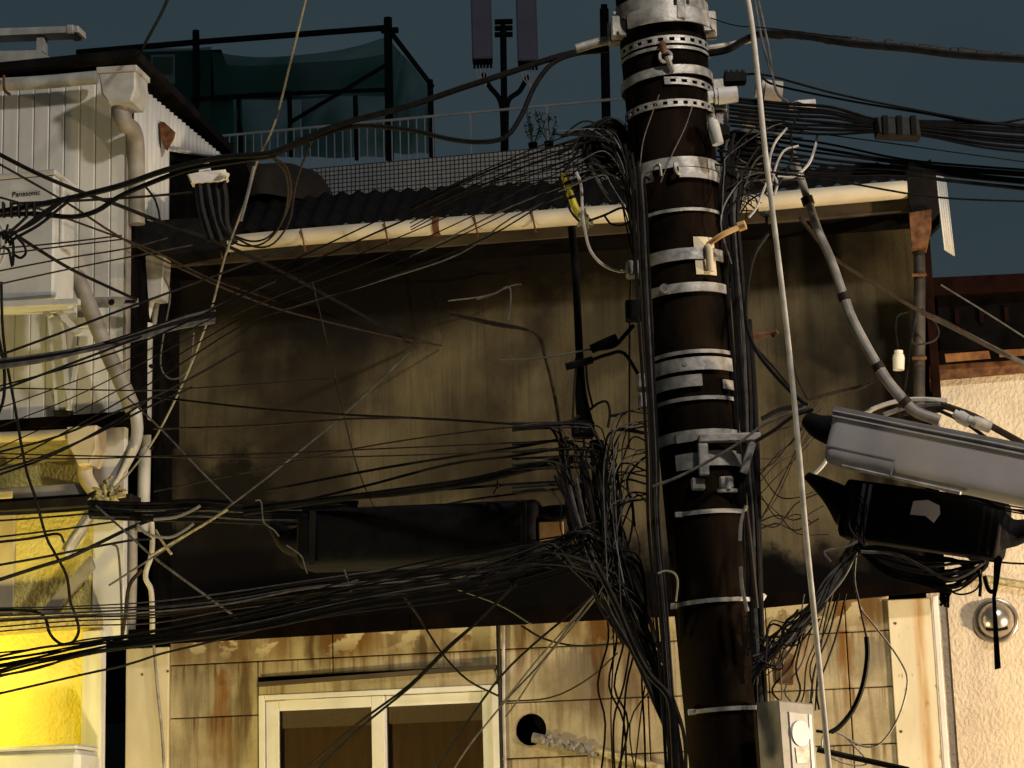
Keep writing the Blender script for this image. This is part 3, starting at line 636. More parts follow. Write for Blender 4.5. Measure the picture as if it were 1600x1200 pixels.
for k, h in enumerate((.06, .09, .05, .08, .07)): MB().box((-.14+k*.055, -.08, .052), (-.10+k*.055, -.03, .052+h), .003).build('red_box', MT['reddark'], TS)
AW = MB().prism([px(200, 350, 12.6), px(262, 343, 12.6), px(350, 338, 12.6), px(350, 386, 12.6), px(270, 398, 12.6), px(205, 378, 12.6)], (0, .7, .05)).build('dark_canopy', MT['rubber'])
tag(AW, 'small black canopy in the gap above the white hopper', 'canopy')

# ---------------------------------------------------------------- things on the boarded house
o = LF.M @ LF.pt(-60, 466, -.35)
AC = empty('air_conditioner', Matrix.Translation(o) @ Matrix.Rotation(-math.radians(10.7), 4, 'Z'), 'off-white outdoor air conditioner on a wall bracket at the left edge', 'air conditioner')
AI = AC.matrix_world.inverted() @ LF.M
def ac(x, y, yo): return AI @ LF.pt(x, y, yo)
p, q = ac(-110, 290, -.62), ac(83, 463, -.62)
MB().box((p.x, p.y, q.z), (q.x, p.y+.30, p.z), .012).build('casing', MT['acwhite'], AC)
MB().box((p.x-.01, p.y-.012, p.z-.002), (q.x+.008, p.y+.312, p.z+.03), .01).build('top_cover', MT['acwhite'], AC)
MB().box((q.x+.001, p.y+.06, q.z+.30), (q.x+.03, p.y+.22, p.z-.02), .01).build('valve_cover', MT['acwhite'], AC)
cx, cz, R = (p.x+q.x)*.5-.12, (p.z+q.z)*.5-.03, .235
for k in range(9):
    r = R*(k+1.5)/10; MB().tube([(cx+r*math.cos(t*math.pi/14), p.y-.014, cz+r*math.sin(t*math.pi/14)) for t in range(29)], .0035, 4, False, False).build('fan_guard', MT['acwhite'], AC)
tx = bpy.data.curves.new('lettering', 'FONT'); tx.body = 'Panasonic'; tx.size = .058; tx.extrude = .001
to = bpy.data.objects.new('lettering_source', tx); COL.objects.link(to); bpy.context.view_layer.update()
me = bpy.data.meshes.new_from_object(to.evaluated_get(bpy.context.evaluated_depsgraph_get())); bpy.data.objects.remove(to)
me.materials.clear(); me.materials.append(MT['black'])
lt = bpy.data.objects.new('lettering', me); link(lt, AC); lp = ac(19, 308, -.621)
wx = max(v.co.x for v in me.vertices); lw = (ac(63, 303, -.621)-lp).x
for v_ in me.vertices: v_.co *= lw/wx
lt.rotation_euler = (math.pi/2, 0, 0); lt.location = (lp.x, p.y-.004, lp.z)
lt['label'] = 'dark brand lettering'
BR = empty('wall_bracket', Matrix.Translation(o) @ Matrix.Rotation(-math.radians(10.7), 4, 'Z'), 'white steel wall bracket carrying the air conditioner', 'bracket')
def bb(name, P, yo, th, m='acwhite'): return MB().prism([AI @ LF.pt(x, y, yo) for x, y in P], (0, th, 0), .002).build(name, MT[m], BR)
bb('rail', [(-100, 474), (122, 466), (122, 474), (-100, 484)], -.64, .04); bb('rail', [(-100, 489), (116, 480), (116, 486), (-100, 495)], -.25, .03)
bb('upright', [(74, 494), (94, 492), (106, 640), (86, 641)], -.06, .05); bb('upright', [(119, 470), (134, 468), (130, 500), (122, 500)], -.1, .04)
for P, yo in (([(53, 476), (62, 474), (82, 492), (74, 496)], -.30), ([(73, 472), (83, 471), (128, 520), (120, 524)], -.34), ([(120, 540), (126, 540), (108, 640), (103, 640)], -.1), ([(94, 500), (98, 500), (110, 640), (106, 640)], -.12)): bb('strut', P, yo, .025)
bb('foot', [(82, 641), (109, 639), (107, 649), (85, 650)], -.07, .06, 'blackmetal')
bb('rail', [(94, 498), (155, 494), (155, 507), (110, 512)], -.13, .03)
o2 = LF.M @ LF.pt(180, 480, -.1)
FA = empty('flat_bracket', Matrix.Translation(o2) @ Matrix.Rotation(-math.radians(10.7), 4, 'Z'), 'flat grey steel arm with a round hole beside the corner downpipe', 'bracket')
FI = FA.matrix_world.inverted() @ LF.M
P = [FI @ LF.pt(x, y, -.12) for x, y in ((145, 464), (205, 463), (215, 466), (216, 478), (205, 480), (145, 480))]
MB().prism(P, (0, .012, 0), .002).build('bar', MT['galvold'], FA)
c = FI @ LF.pt(174, 472, -.123); MB().tube([c, c+Vector((0, .006, 0))], .018, 14, True, False).build('hole_plug', MT['rubber'], FA)
c0, c1 = FI @ LF.pt(196, 471, -.124), FI @ LF.pt(212, 471, -.124); MB().tube([c0, c1], .009, 8, True, False).build('slot_bolt', MT['rubber'], FA)
def thing_tube(name, label, cat, pts, r, m, k=8, group=None, sub=4):
    o_ = MB().tube(pts, r, k, True, True, sub).build(name, MT[m], None, True); return tag(o_, label, cat, group)
lfp = lambda P, yo: [LF.M @ LF.pt(p[0], p[1], p[2] if len(p) > 2 else yo) for p in P]
thing_tube('taped_pipe', 'thick grey taped pipe slanting down from the air conditioner to the corner', 'pipe', lfp([(118, 428), (132, 460), (150, 505), (168, 550), (190, 598), (208, 640)], -.2), .046, 'pvcdark')
thing_tube('taped_pipe', 'ragged pale taped pipe below the corner, sweeping down to the ochre wall', 'pipe', lfp([(212, 640), (214, 680), (200, 715), (175, 755), (150, 788), (128, 825), (104, 862)], -.22), .034, 'pvc')
thing_tube('thin_pipe', 'thin pale flexible pipe beside the taped pipe over the ochre wall', 'pipe', lfp([(206, 700), (185, 748), (160, 780), (135, 815), (112, 845), (103, 868)], -.27), .016, 'palewire')
random.seed(3); b = MB()
for k in range(34):
    x, y = random.gauss(170, 13), random.gauss(775, 11); a_ = [(x+random.uniform(-13, 13)*t, y+random.uniform(-13, 13)*t, -.28+random.uniform(-.04, .04)) for t in (0, .6, 1.2)]
    b.tube(lfp(a_, -.28), random.uniform(.005, .013), 5)
tag(b.build('tape_knot', MT['tape']), 'ragged knot of old yellow tape hanging at the corner of the boarded house', 'tape', kind='stuff')
o = LF.M @ LF.pt(-40, 1230, -.3)
A2 = empty('air_conditioner', Matrix.Translation(o) @ Matrix.Rotation(-math.radians(10.7), 4, 'Z'), 'pale rounded top of a casing at the bottom left corner by the ochre wall', 'air conditioner')
J = A2.matrix_world.inverted() @ LF.M
p, q = J @ LF.pt(-120, 1176, -.35), J @ LF.pt(122, 1300, -.35)
MB().box((p.x, p.y, q.z), (q.x, p.y+.3, p.z-.014), .03).build('casing', MT['acwhite'], A2); MB().box((p.x-.01, p.y-.01, p.z-.012), (q.x-.01, p.y+.31, p.z+.012), .01).build('top_cover', MT['acwhite'], A2)
# rooftop rail and box
o = LF.M @ LF.pt(30, 112, .3)
RB = empty('roof_box', Matrix.Translation(o) @ Matrix.Rotation(-math.radians(10.7), 4, 'Z'), 'pale box with a rail on a short post on the boarded house roof', 'roof unit')
J2 = RB.matrix_world.inverted() @ LF.M
def rb(name, P, yo, th): return MB().prism([J2 @ LF.pt(x, y, yo) for x, y in P], (0, th, 0), .006).build(name, MT['pvc'], RB)
rb('box', [(-60, 80), (60, 78), (79, 90), (79, 112), (-60, 116)], .3, .3); rb('post', [(57, 55), (68, 55), (69, 82), (56, 80)], .35, .06); rb('rail', [(-60, 46), (122, 40), (123, 50), (-60, 58)], .32, .12); rb('rail_end', [(104, 38), (114, 38), (114, 52), (104, 53)], .315, .13)

# ---------------------------------------------------------------- vent on the stucco house
o = RF.M @ RF.pt(1556, 970, 0)
VT = empty('dome_vent', Matrix.Translation(o) @ Matrix.Rotation(-math.radians(10.7), 4, 'Z'), 'round polished steel dome vent on the cream stucco wall', 'vent')
vr = pm(32, 12.2); v = []; fcs = []; n, k = 10, 28
for i in range(n+1):
    a_ = math.pi/2*i/n; r = vr*.88*math.cos(a_); d_ = -vr*.85*math.sin(a_)-.02
    for j in range(k): t = 2*math.pi*j/k; v.append((r*math.cos(t), d_, r*math.sin(t)))
fcs = [(i*k+j, i*k+(j+1) % k, (i+1)*k+(j+1) % k, (i+1)*k+j) for i in range(n) for j in range(k)]
mesh('hood', v, fcs, MT['steel'], VT, True)
MB().tube([(vr*math.cos(t*math.pi/16), -.008, vr*math.sin(t*math.pi/16)) for t in range(33)], .012, 8, False, False).build('rim', MT['steel'], VT, True)
MB().tube([(0, .0, 0), (0, -.01, 0)], vr, 28, True, False).build('flange', MT['steel'], VT)
MB().tube([(-vr*.5, -vr*.72, -vr*.42), (0, -vr*.82, -vr*.50), (vr*.5, -vr*.72, -vr*.42)], .012, 6).build('slot', MT['rubber'], VT)
thing_tube('wall_pipe', 'thin olive pipe running along the stucco wall beside the dome vent', 'pipe', [RF.M @ RF.pt(x, y, -.03) for x, y in ((1500, 898), (1560, 908), (1700, 930))], .02, 'tape')
# ---------------------------------------------------------------- utility pole
PY = 9.6
PA, PB = px(1138, 1200, PY), px(1030, 0, PY)
pdir = (PB-PA).normalized()
base = PA+pdir*((.0-PA.z)/pdir.z)
UP = empty('utility_pole', base, 'dark brown concrete utility pole ringed with steel bands, right of centre', 'utility pole')
ex = Vector((1, 0, 0)); ex = (ex-pdir*ex.dot(pdir)).normalized(); ey = pdir.cross(ex).normalized()
if ey.y < 0: ey = -ey                    # ey points away from the camera
def prad(y): return pm(71-12*y/1200, PY*1.02)
def pax(y): t = (1200-y)/1200; return PA.lerp(PB, t)-base
LEN = (PB-base).length
def sh_ring(c, r, k=40, tilt=0.0):
    return [c+(ex*math.cos(2*math.pi*j/k)+ey*math.sin(2*math.pi*j/k))*r for j in range(k)]
v = []; k = 40; ys = [2000]+list(range(1260, -140, -60))
pts = []
for y in ys:
    c = pax(y) if y < 1900 else Vector((0, 0, 0)); r = prad(min(y, 1500)); v += sh_ring(c, r, k); 
n = len(ys)
mesh('shaft', v, [(i*k+j, i*k+(j+1) % k, (i+1)*k+(j+1) % k, (i+1)*k+j) for i in range(n-1) for j in range(k)]+[tuple(range((n-1)*k, n*k))], MT['concrete'], UP, True)
hpx = lambda h: pm(h, PY)
def band(y, h, name='steel_band', a0=0, a1=360, out_=.006, m='galv', tilt=0.0, th=.004, lap=True):
    # a strap round the pole; angle 270 faces the street, tilt lifts its right side
    k = max(6, int((a1-a0)/6)); v = []; f = []; full = (a1-a0) >= 360
    c = pax(y); H_ = hpx(h)/2; r = prad(y)+out_
    for i in range(k+1):
        a = math.radians(a0+(a1-a0)*i/k); d = ex*math.cos(a)+ey*math.sin(a); lift = pdir*(tilt*r*math.cos(a))
        for rr, z in ((r, -H_), (r+th, -H_), (r+th, H_), (r, H_)): v.append(c+d*rr+pdir*z+lift)
    for i in range(k):
        q = i*4; w = q+4
        for s_ in range(4): f.append((q+s_, q+(s_+1) % 4, w+(s_+1) % 4, w+s_))
    if not full: f += [(0, 1, 2, 3), (k*4, k*4+1, k*4+2, k*4+3)]
    o = mesh(name, v, f, MT[m], UP, True)
    return o
def bpt(y, ang, out_=.012, lift=0.0):     # a point on the pole's skin
    a = math.radians(ang); return pax(y)+(ex*math.cos(a)+ey*math.sin(a))*(prad(y)+out_)+pdir*lift
def bolt(par, y, ang, r=.009, ln=.03, m='galvold'):
    MB().tube([bpt(y, ang, .008), bpt(y, ang, .008+ln)], r, 6, True, False).build('bolt', MT[m], par)
def holes(par, y, angs, r=.009, tilt=0.0):
    for a in angs: MB().tube([bpt(y, a, .006, tilt*prad(y)*math.cos(math.radians(a))), bpt(y, a, .0122, tilt*prad(y)*math.cos(math.radians(a)))], r, 8, True, False).build('hole', MT['rubber'], par)
def perforated(y, h, a0, a1, tilt=0.0, stepd=13):
    band(y-h*.36, h*.28, 'perforated_band_rim', a0, a1, tilt=tilt); band(y+h*.36, h*.28, 'perforated_band_rim', a0, a1, tilt=tilt)
    n = int((a1-a0)/stepd)
    for i in range(n): s_ = a0+i*(a1-a0)/n; band(y, h*.46, 'perforated_band_web', s_, s_+stepd*.56, tilt=tilt)
def plate(y0, y1, a0, a1, out_=.014, m='galv', th=.006, name='clamp_plate'): return band((y0+y1)/2, y1-y0, name, a0, a1, out_, m, 0, th)
# top clamps
o = band(30, 24, 'steel_band', 0, 360, .012, 'galvold', 0, .008); bolt(o, 30, 300); bolt(o, 28, 200)
o = band(55, 26, 'clamp_half', 225, 330, .03, 'galvold', 0, .01); holes(o, 52, (262,), .010)
MB().box(bpt(30, 290, .02)+Vector((-.02, -.03, -.10)), bpt(30, 290, .02)+Vector((.02, .01, .03)), .004).build('clamp_ear', MT['galvold'], UP)
for a in (180, 200, 345, 0):
    MB().box(bpt(52, a, .015)+Vector((-.035, -.03, -.05)), bpt(52, a, .015)+Vector((.035, .03, .05)), .006).build('clamp_ear', MT['galvold'], UP)
MB().tube([bpt(60, 180, .0), bpt(64, 180, .10), bpt(72, 180, .2)], .022, 8).build('strain_clamp', MT['galvold'], UP, True)
MB().tube([bpt(86, 0, .0), bpt(82, 0, .12), bpt(77, 0, .2)], .014, 8).build('strain_clamp', MT['galvold'], UP, True)
o = perforated(93, 13, 195, 350); band(106, 5, 'thin_strap', 190, 350, .006, 'galv')
h_ = MB().tube([bpt(100, 264, .01), bpt(108, 264, .03), bpt(118, 264, .025)], .016, 8).build('eye_bolt', MT['rust'], UP, True)
cc = bpt(124, 266, .03); MB().tube([cc+(ex*math.cos(t*math.pi/8)+pdir*math.sin(t*math.pi/8))*.026 for t in range(17)], .008, 6, False, False).build('ring', MT['galv'], h_, True)
MB().tube([bpt(125, 268, .035), bpt(136, 270, .03), bpt(146, 273, .02)], .013, 7).build('hook', MT['galvold'], h_, True)
o = band(143, 15, 'steel_band', 0, 360, .010, 'galv', .05); holes(o, 144, (262, 281), .009, .05)
perforated(160, 12, 262, 350, -.05); perforated(196, 12, 185, 355)
for y in (150, 178, 205): MB().box(bpt(y, 5, .01)+Vector((0, -.03, -.035)), bpt(y, 5, .01)+Vector((.06, .03, .035)), .006).build('clamp_ear', MT['galvold'], UP)
# mid clamps
o = band(291, 17, 'steel_band', 180, 360, .008, 'galv', 0, .006); holes(o, 290, (256,), .011); o = band(308, 16, 'steel_band', 182, 236, .010, 'galv'); o2_ = band(308, 17, 'steel_band', 270, 358, .014, 'galv', -.03); holes(o2_, 309, (318,), .007, -.03)
MB().tube([bpt(297, 240, .02), bpt(295, 246, .035), bpt(297, 249, .04), bpt(312, 249, .03)], .007, 6).build('hook', MT['galv'], UP, True)
MB().tube([bpt(296, 268, .02), bpt(297, 266, .035), bpt(308, 266, .035), bpt(312, 271, .02)], .008, 6).build('hook', MT['galv'], UP, True)
band(366, 5, 'thin_strap', 185, 358, .006, 'galv'); MB().box(bpt(366, 200, .004)+Vector((-.012, -.012, -.012)), bpt(366, 200, .012)+Vector((.012, 0, .012)), .002).build('strap_buckle', MT['galv'], UP)
o = band(436, 19, 'steel_band', 180, 360, .008, 'galv', 0, .006)
q = plate(408, 470, 281, 312, .002, 'cream', .006); MB().tube([bpt(428, 297, .02), bpt(430, 297, .035), bpt(466, 297, .03)], .017, 8).build('step_rod', MT['cream'], UP, True)
MB().tube([bpt(424, 297, .03), bpt(414, 305, .09), bpt(402, 318, .14)], .013, 8).build('step_rod', MT['tan'], UP, True); MB().tube([bpt(402, 318, .13), bpt(400, 320, .16)], .022, 8, True, False).build('step_cap', MT['tan'], UP)
o = band(488, 15, 'steel_band', 190, 350, .010, 'galv', 0, .006); holes(o, 488, (255,), .012); MB().tube([bpt(487, 238, .01), bpt(487, 241, .04)], .02, 8, True, False).build('bolt', MT['galvold'], o)
for y in (478, 500): MB().tube([bpt(y, 330, .01), bpt(y, 345, .05), bpt(y, 358, .06)], .005, 6).build('strap_end', MT['galv'], UP, True)
MB().tube([bpt(490, 345, .03), bpt(490, 345, .06)], .018, 10, True, False).build('bolt', MT['galv'], o)
band(587, 6, 'thin_strap', 200, 345, .006, 'galv'); o = band(606, 21, 'steel_band', 190, 355, .010, 'galv', 0, .006); bolt(o, 606, 256, .011, .01)
o = plate(622, 641, 205, 276, .010, 'galvold'); holes(o, 632, (252, 268), .010); bolt(o, 632, 260, .008, .008)
plate(630, 645, 305, 350, .008, 'galvold'); band(658, 6, 'thin_strap', 205, 335, .006, 'galv')
o = band(714, 17, 'steel_band', 190, 350, .008, 'galv', 0, .006); q = plate(706, 724, 236, 258, .014, 'galv'); holes(q, 715, (246,), .016); holes(o, 714, (266,), .010)
plate(740, 765, 231, 268, .010, 'galvold'); o = plate(738, 762, 274, 318, .010, 'galv'); band(752, 20, 'steel_band', 315, 352, .012, 'galv')
# pole step bracket: bar, upright and stay
MB().box(bpt(722, 270, .03)+Vector((-.02, -.02, -.018)), bpt(722, 270, .03)+Vector((.245, .02, .018)), .005).build('bracket_bar', MT['galv'], UP)
MB().box(bpt(722, 270, .03)+Vector((-.025, -.015, -.16)), bpt(722, 270, .03)+Vector((.018, .015, -.019)), .005).build('bracket_upright', MT['galv'], UP)
p = bpt(722, 270, .03); MB().tube([p+Vector((.21, 0, -.02)), p+Vector((.165, .02, -.15))], .018, 6, True, False).build('bracket_stay', MT['galv'], UP)
for a in (258, 298): MB().box(bpt(788, a, .004)+Vector((-.03, -.02, -.028)), bpt(788, a, .004)+Vector((.03, .0, .028)), .008).build('clamp_plate', MT['galvold'], UP)
MB().tube([bpt(780, 298, .02), bpt(798, 298, .02)], .014, 8, True, False).build('bolt', MT['galv'], UP)
MB().box(bpt(800, 298, .004)+Vector((-.045, -.02, -.008)), bpt(800, 298, .004)+Vector((.045, .0, .008)), .003).build('clamp_plate', MT['galv'], UP)
for y, a0, a1 in ((829, 225, 335), (960, 195, 340), (1118, 215, 325)):
    band(y, 6.5, 'thin_strap', a0, a1, .006, 'galv'); p = bpt(y, a0+2, .008); MB().box(p+Vector((-.018, -.012, -.012)), p+Vector((.018, .008, .012)), .003).build('strap_buckle', MT['galv'], UP)
p = bpt(960, 350, .02); MB().tube([p, p+Vector((.02, -.01, .03))], .02, 8).build('strap_end', MT['white'], UP, True)
# square clamp boxes on the left flank
for y in (618, 648, 440): MB().box(bpt(y, 185, .0)+Vector((-.07, -.05, -.035)), bpt(y, 185, .0)+Vector((-.005, .03, .035)), .008).build('clamp_ear', MT['galvold'], UP)
bx = MB().box(bpt(505, 185, .0)+Vector((-.09, -.04, -.045)), bpt(505, 185, .0)+Vector((-.02, .03, .045)), .006).build('clamp_box', MT['rubber'], UP)
# ladder peg on the right
MB().tube([bpt(555, 0, .05), bpt(553, 0, .20)], .012, 6).build('step_peg', MT['rust'], UP, True); MB().tube([bpt(551, 0, .19), bpt(556, 0, .2)], .018, 6, True, False).build('peg_head', MT['rust'], UP)

# ---------------------------------------------------------------- splice closures and boxes
def closure(name, label, cat, S0, S1, hh, ww, m, ridge=True, cones=(), roll=.0):
    R_ = empty(name, S0, label, cat)
    a, b_ = Vector((0, 0, 0)), S1-S0; t, s_, u = frame_axes(a, b_)
    prof = []; 
    for i in range(48):
        an = 2*math.pi*i/48; cx_, cz_ = math.cos(an), math.sin(an)
        e = 7.0; k_ = (abs(cx_)**e+abs(cz_)**e)**(-1/e); prof.append((cx_*k_*ww, cz_*k_*hh))
    v = []; f = []; st = [(0, .86), (.012, .97), (.03, 1), (.5, 1), (.97, 1), (.988, .97), (1, .86)]; n = 48
    for q, sc in st:
        for w_, h2 in prof: v.append(a+(b_-a)*q+s_*w_*sc+u*h2*sc)
    f = [(i*n+j, i*n+(j+1) % n, (i+1)*n+(j+1) % n, (i+1)*n+j) for i in range(len(st)-1) for j in range(n)]+[tuple(range(n)), tuple(range((len(st)-1)*n, len(st)*n))]
    body = mesh('body', v, f, MT[m], R_, True)
    return R_, a, b_, t, -s_, u
def rel(R_, p): return p-R_.matrix_world.translation
# grey sleeve
G1, a, b_, t, s_, u = closure('splice_closure', 'long grey splice closure slung right of the pole', 'splice closure', px(1311, 683, 9.35), px(1720, 768, 8.7), hpx(45), .105, 'greybox')
for h_, th in ((hpx(45)*.80, .0), (hpx(45)*.62, .0)):
    MB().tube([t*.005-s_*.107+u*h_, b_-t*.005-s_*.107+u*h_], .004, 5, True, False).build('ridge', MT['greydark'], G1)
L1 = (b_-a).length
MB().prism([t*.002-s_*.1062+u*hpx(27), t*.002-s_*.1062+u*hpx(44), b_-s_*.1062+u*hpx(44), b_-s_*.1062+u*hpx(27)], s_*.004).build('dirty_flange', MT['greydark'], G1)
MB().tube([t*.1-s_*.10-u*hpx(44), t*(L1*.55)-s_*.10-u*hpx(46)], .008, 6, True, False).build('hinge_rod', MT['galvold'], G1)
MB().box((0, 0, 0), (.001, .001, .001)) if False else None
MB().prism([t*.33-s_*.107-u*hpx(18), t*.336-s_*.107-u*hpx(18), t*.336-s_*.107-u*hpx(42), t*.33-s_*.107-u*hpx(42)], s_*.003).build('latch_seam', MT['greydark'], G1)
MB().prism([t*.0-s_*.107-u*hpx(17), t*.335-s_*.107-u*hpx(17), t*.335-s_*.107-u*hpx(19), t*.0-s_*.107-u*hpx(19)], s_*.003).build('latch_seam', MT['greydark'], G1)
MB().tube([t*.0+u*.02, -t*.10+u*.025, -t*.17+u*.05], (.075, .035), 10).build('end_boot', MT['rubber'], G1, True)
# black closure beneath
G2, a, b_, t, s_, u = closure('splice_closure', 'black splice closure with a torn white label under the grey closure', 'splice closure', px(1322, 796, 9.5), px(1570, 831, 9.25), hpx(46), .10, 'rubber')
for q in (.05, .12, .16, .88, .93):
    MB().prism([b_*q-s_*.1035-u*hpx(40), b_*q-s_*.1035+u*hpx(40), b_*q+t*.014-s_*.1035+u*hpx(40), b_*q+t*.014-s_*.1035-u*hpx(40)], s_*.006).build('clip_strap', MT['greydark' if q in (.12, .16) else 'blackmetal'], G2)
lb = [(1427, 783), (1450, 781), (1468, 790), (1469, 803), (1459, 817), (1446, 806), (1422, 804)]
nrm = -s_
def onface(x, y):
    o_ = CP; d = ray(x, y); p0 = G2.matrix_world.translation+nrm*.1045; tt = (p0-o_).dot(nrm)/d.dot(nrm); return o_+d*tt-G2.matrix_world.translation
o = MB().prism([onface(*p) for p in lb], s_*.0015).build('torn_label', MT['sticker'], G2); o['label'] = 'torn white paper label'
MB().tube([a+t*.02, -t*.07+u*.06, rel(G2, px(1262, 744, 9.6))], (.09, .02), 10).build('end_boot', MT['rubber'], G2, True)
MB().tube([b_-t*.01, b_+t*.06+u*.01, rel(G2, px(1660, 806, 9.1))], (.085, .02), 10).build('end_boot', MT['rubber'], G2, True)
# black closure in front of the stained wall
G3, a, b_, t, s_, u = closure('splice_closure', 'big black splice closure hanging in front of the stained wall', 'splice closure', px(476, 847, 10.4), px(846, 832, 10.1), hpx(50), .12, 'rubber')
MB().tube([b_-t*.01+u*.06, b_+t*.05+u*.08, rel(G3, px(889, 798, 10.05))], (.06, .03), 10).build('end_boot', MT['rubber'], G3, True)
MB().tube([t*.01, -t*.08+u*.01, rel(G3, px(428, 822, 10.5))], (.09, .03), 10).build('end_boot', MT['rubber'], G3, True)
MB().prism([t*.01-s_*.06+u*hpx(48), b_-t*.01-s_*.06+u*hpx(48), b_-t*.01+s_*.06+u*hpx(48), t*.01+s_*.06+u*hpx(48)], u*.012).build('top_rib', MT['blackmetal'], G3)
for q in (.06, .94): MB().prism([b_*q-s_*.124-u*hpx(46), b_*q-s_*.124+u*hpx(46), b_*q+t*.03-s_*.124+u*hpx(46), b_*q+t*.03-s_*.124-u*hpx(46)], s_*.006).build('clip_strap', MT['blackmetal'], G3)
o = MB().box(px(842, 845, 10.0), px(880, 817, 10.06), .004).build('tan_box', MT['tan']); tag(o, 'small tan box hanging under the right end of the big black closure', 'box')
# wire hangers under it
for P, lab in (([(399, 782), (408, 784), (412, 815), (428, 828), (436, 838)], 'thin bent wire hanger at the left end of the big black closure'), ([(448, 852), (470, 868), (476, 885), (480, 896)], 'short bent wire hanger under the left end of the big black closure'), ([(538, 890), (544, 908), (551, 930), (545, 912), (560, 906)], 'twisted wire tie below the middle of the big black closure'), ([(757, 890), (768, 884), (768, 880), (774, 910)], 'small wire tie below the right half of the big black closure')):
    thing_tube('wire_hanger', lab, 'wire hanger', [px(x, y, 10.15) for x, y in P], .003, 'greywire', 6)
# meter box and the tan junction box at the foot of the picture
o = px(1200, 1300, 9.35); MBX = empty('meter_box', o, 'grey meter box with a round white dial strapped to the pole at the bottom edge', 'meter box')
def mbx(x, y, Y): return px(x, y, Y)-o
def mb2(x, y, off=0.0): return mbx(x, y, 9.24+(x-1217-(y-1094)*.068)/53*.13-off)
nb = Vector((-.64, .77, 0))               # the casing is turned towards the right, this points into it
MB().prism([mb2(1217, 1094), mb2(1270, 1099), mb2(1283, 1300), mb2(1232, 1300)], nb*.13, .006).build('casing', MT['guard'], MBX)
MB().prism([mb2(1233, 1112, .008), mb2(1265, 1116, .008), mb2(1276, 1300, .008), mb2(1246, 1300, .008)], nb*.009, .002).build('front_panel', MT['pvc'], MBX)
MB().prism([mb2(1264, 1116, .014), mb2(1268, 1117, .014), mb2(1279, 1300, .014), mb2(1275, 1300, .014)], nb*.012).build('edge_trim', MT['white'], MBX)
cc = mb2(1252, 1146, .018); MB().tube([cc, cc+nb*.012], hpx(19), 28, True, False).build('dial', MT['white'], MBX)
MB().prism([mb2(1243, 1168, .014), mb2(1264, 1170, .014), mb2(1266, 1192, .014), mb2(1246, 1192, .014)], nb*.006).build('dial_plate', MT['galvold'], MBX)
o = MB().prism([px(1208, 1018, 9.62), px(1224, 1010, 9.62), px(1243, 1024, 9.62), px(1240, 1068, 9.62), px(1212, 1064, 9.62)], (0, .1, 0), .006).build('junction_box', MT['tan']); tag(o, 'small five-sided tan box among the wires right of the pole', 'junction box')
# white plastic terminal with dangling black tails
o = px(325, 285, 10.9); WT = empty('cable_terminal', o, 'white plastic cable terminal with black tails above the cream gutter', 'terminal')
def wt(x, y, Y=10.9): return px(x, y, Y)-o
MB().prism([wt(292, 272), wt(310, 268), wt(352, 264), wt(355, 277), wt(346, 283), wt(298, 286)], (0, .07, 0), .008).build('body', MT['white'], WT)
MB().prism([wt(308, 256), wt(326, 253), wt(328, 266), wt(310, 269)], (0, .06, 0), .006).build('top_lug', MT['white'], WT); MB().tube([wt(344, 270, 10.87), wt(356, 276, 10.87)], .018, 10, True, False).build('end_cap', MT['porcelain'], WT)
for P in ([(310, 280), (314, 320), (322, 352), (330, 376)], [(322, 278), (328, 320), (336, 350), (345, 378)], [(334, 276), (340, 310), (344, 345), (360, 372)], [(346, 276), (351, 310), (353, 350), (366, 380)]): MB().tube([wt(x, y, 10.93) for x, y in P], .022, 7).build('tail', MT['black'], WT, True)
# porcelain insulators, clamps round the pole head
def insulator(x0, y0, x1, y1, Y, r, lab, m='porcelain'):
    A, B = px(x0, y0, Y), px(x1, y1, Y); I_ = empty('insulator', A, lab, 'insulator'); d = B-A
    MB().tube([Vector((0, 0, 0)), d*.22], r*.72, 12, True, False).build('neck', MT[m], I_, True); MB().tube([d*.22, d*.34], r*.9, 12, True, False).build('groove', MT[m], I_, True); MB().tube([d*.34, d], (r, r*.92), 12, True, False).build('bell', MT[m], I_, True)
insulator(1404, 548, 1404, 578, 12.0, .034, 'white porcelain insulator hanging before the right downpipe')
insulator(1232, 167, 1274, 163, 9.5, .026, 'white barrel insulator on the cables right of the pole head', 'dullwhite')
insulator(1106, 152, 1152, 147, 9.3, .038, 'pale bell-shaped clamp on the right of the pole head', 'pvc')
insulator(1180, 140, 1222, 143, 9.7, .05, 'grey ceramic block behind the white riser cable', 'pvcdark')
insulator(1110, 180, 1122, 225, 9.35, .028, 'grey upright clamp on the right flank of the pole head', 'pvc')
insulator(1155, 178, 1200, 195, 9.75, .045, 'wide grey cable shield behind the white riser cable', 'pvcdark')
insulator(1455, 648, 1468, 668, 9.6, .02, 'small white end cap on top of the grey splice closure, left', 'dullwhite')
insulator(1512, 655, 1548, 668, 9.55, .028, 'white plastic coupling lying on the grey splice closure', 'dullwhite')
insulator(1490, 645, 1516, 660, 9.6, .03, 'pale coupling half hidden behind the grey splice closure', 'pvc')
for k, (x, y, lab) in enumerate(((1148, 122, 'black terminal block on the right of the pole head'), (1122, 206, 'black clip block low on the right of the pole head'))):
    B_ = empty('terminal_block', px(x, y, 9.5), lab, 'terminal block'); MB().box((-.05, -.03, -.03), (.05, .03, .02), .006).build('body', MT['rubber'], B_)
    for j in range(4): MB().box((-.046+j*.025, -.02, .021), (-.03+j*.025, .02, .035), .003).build('stud', MT['blackmetal'], B_)
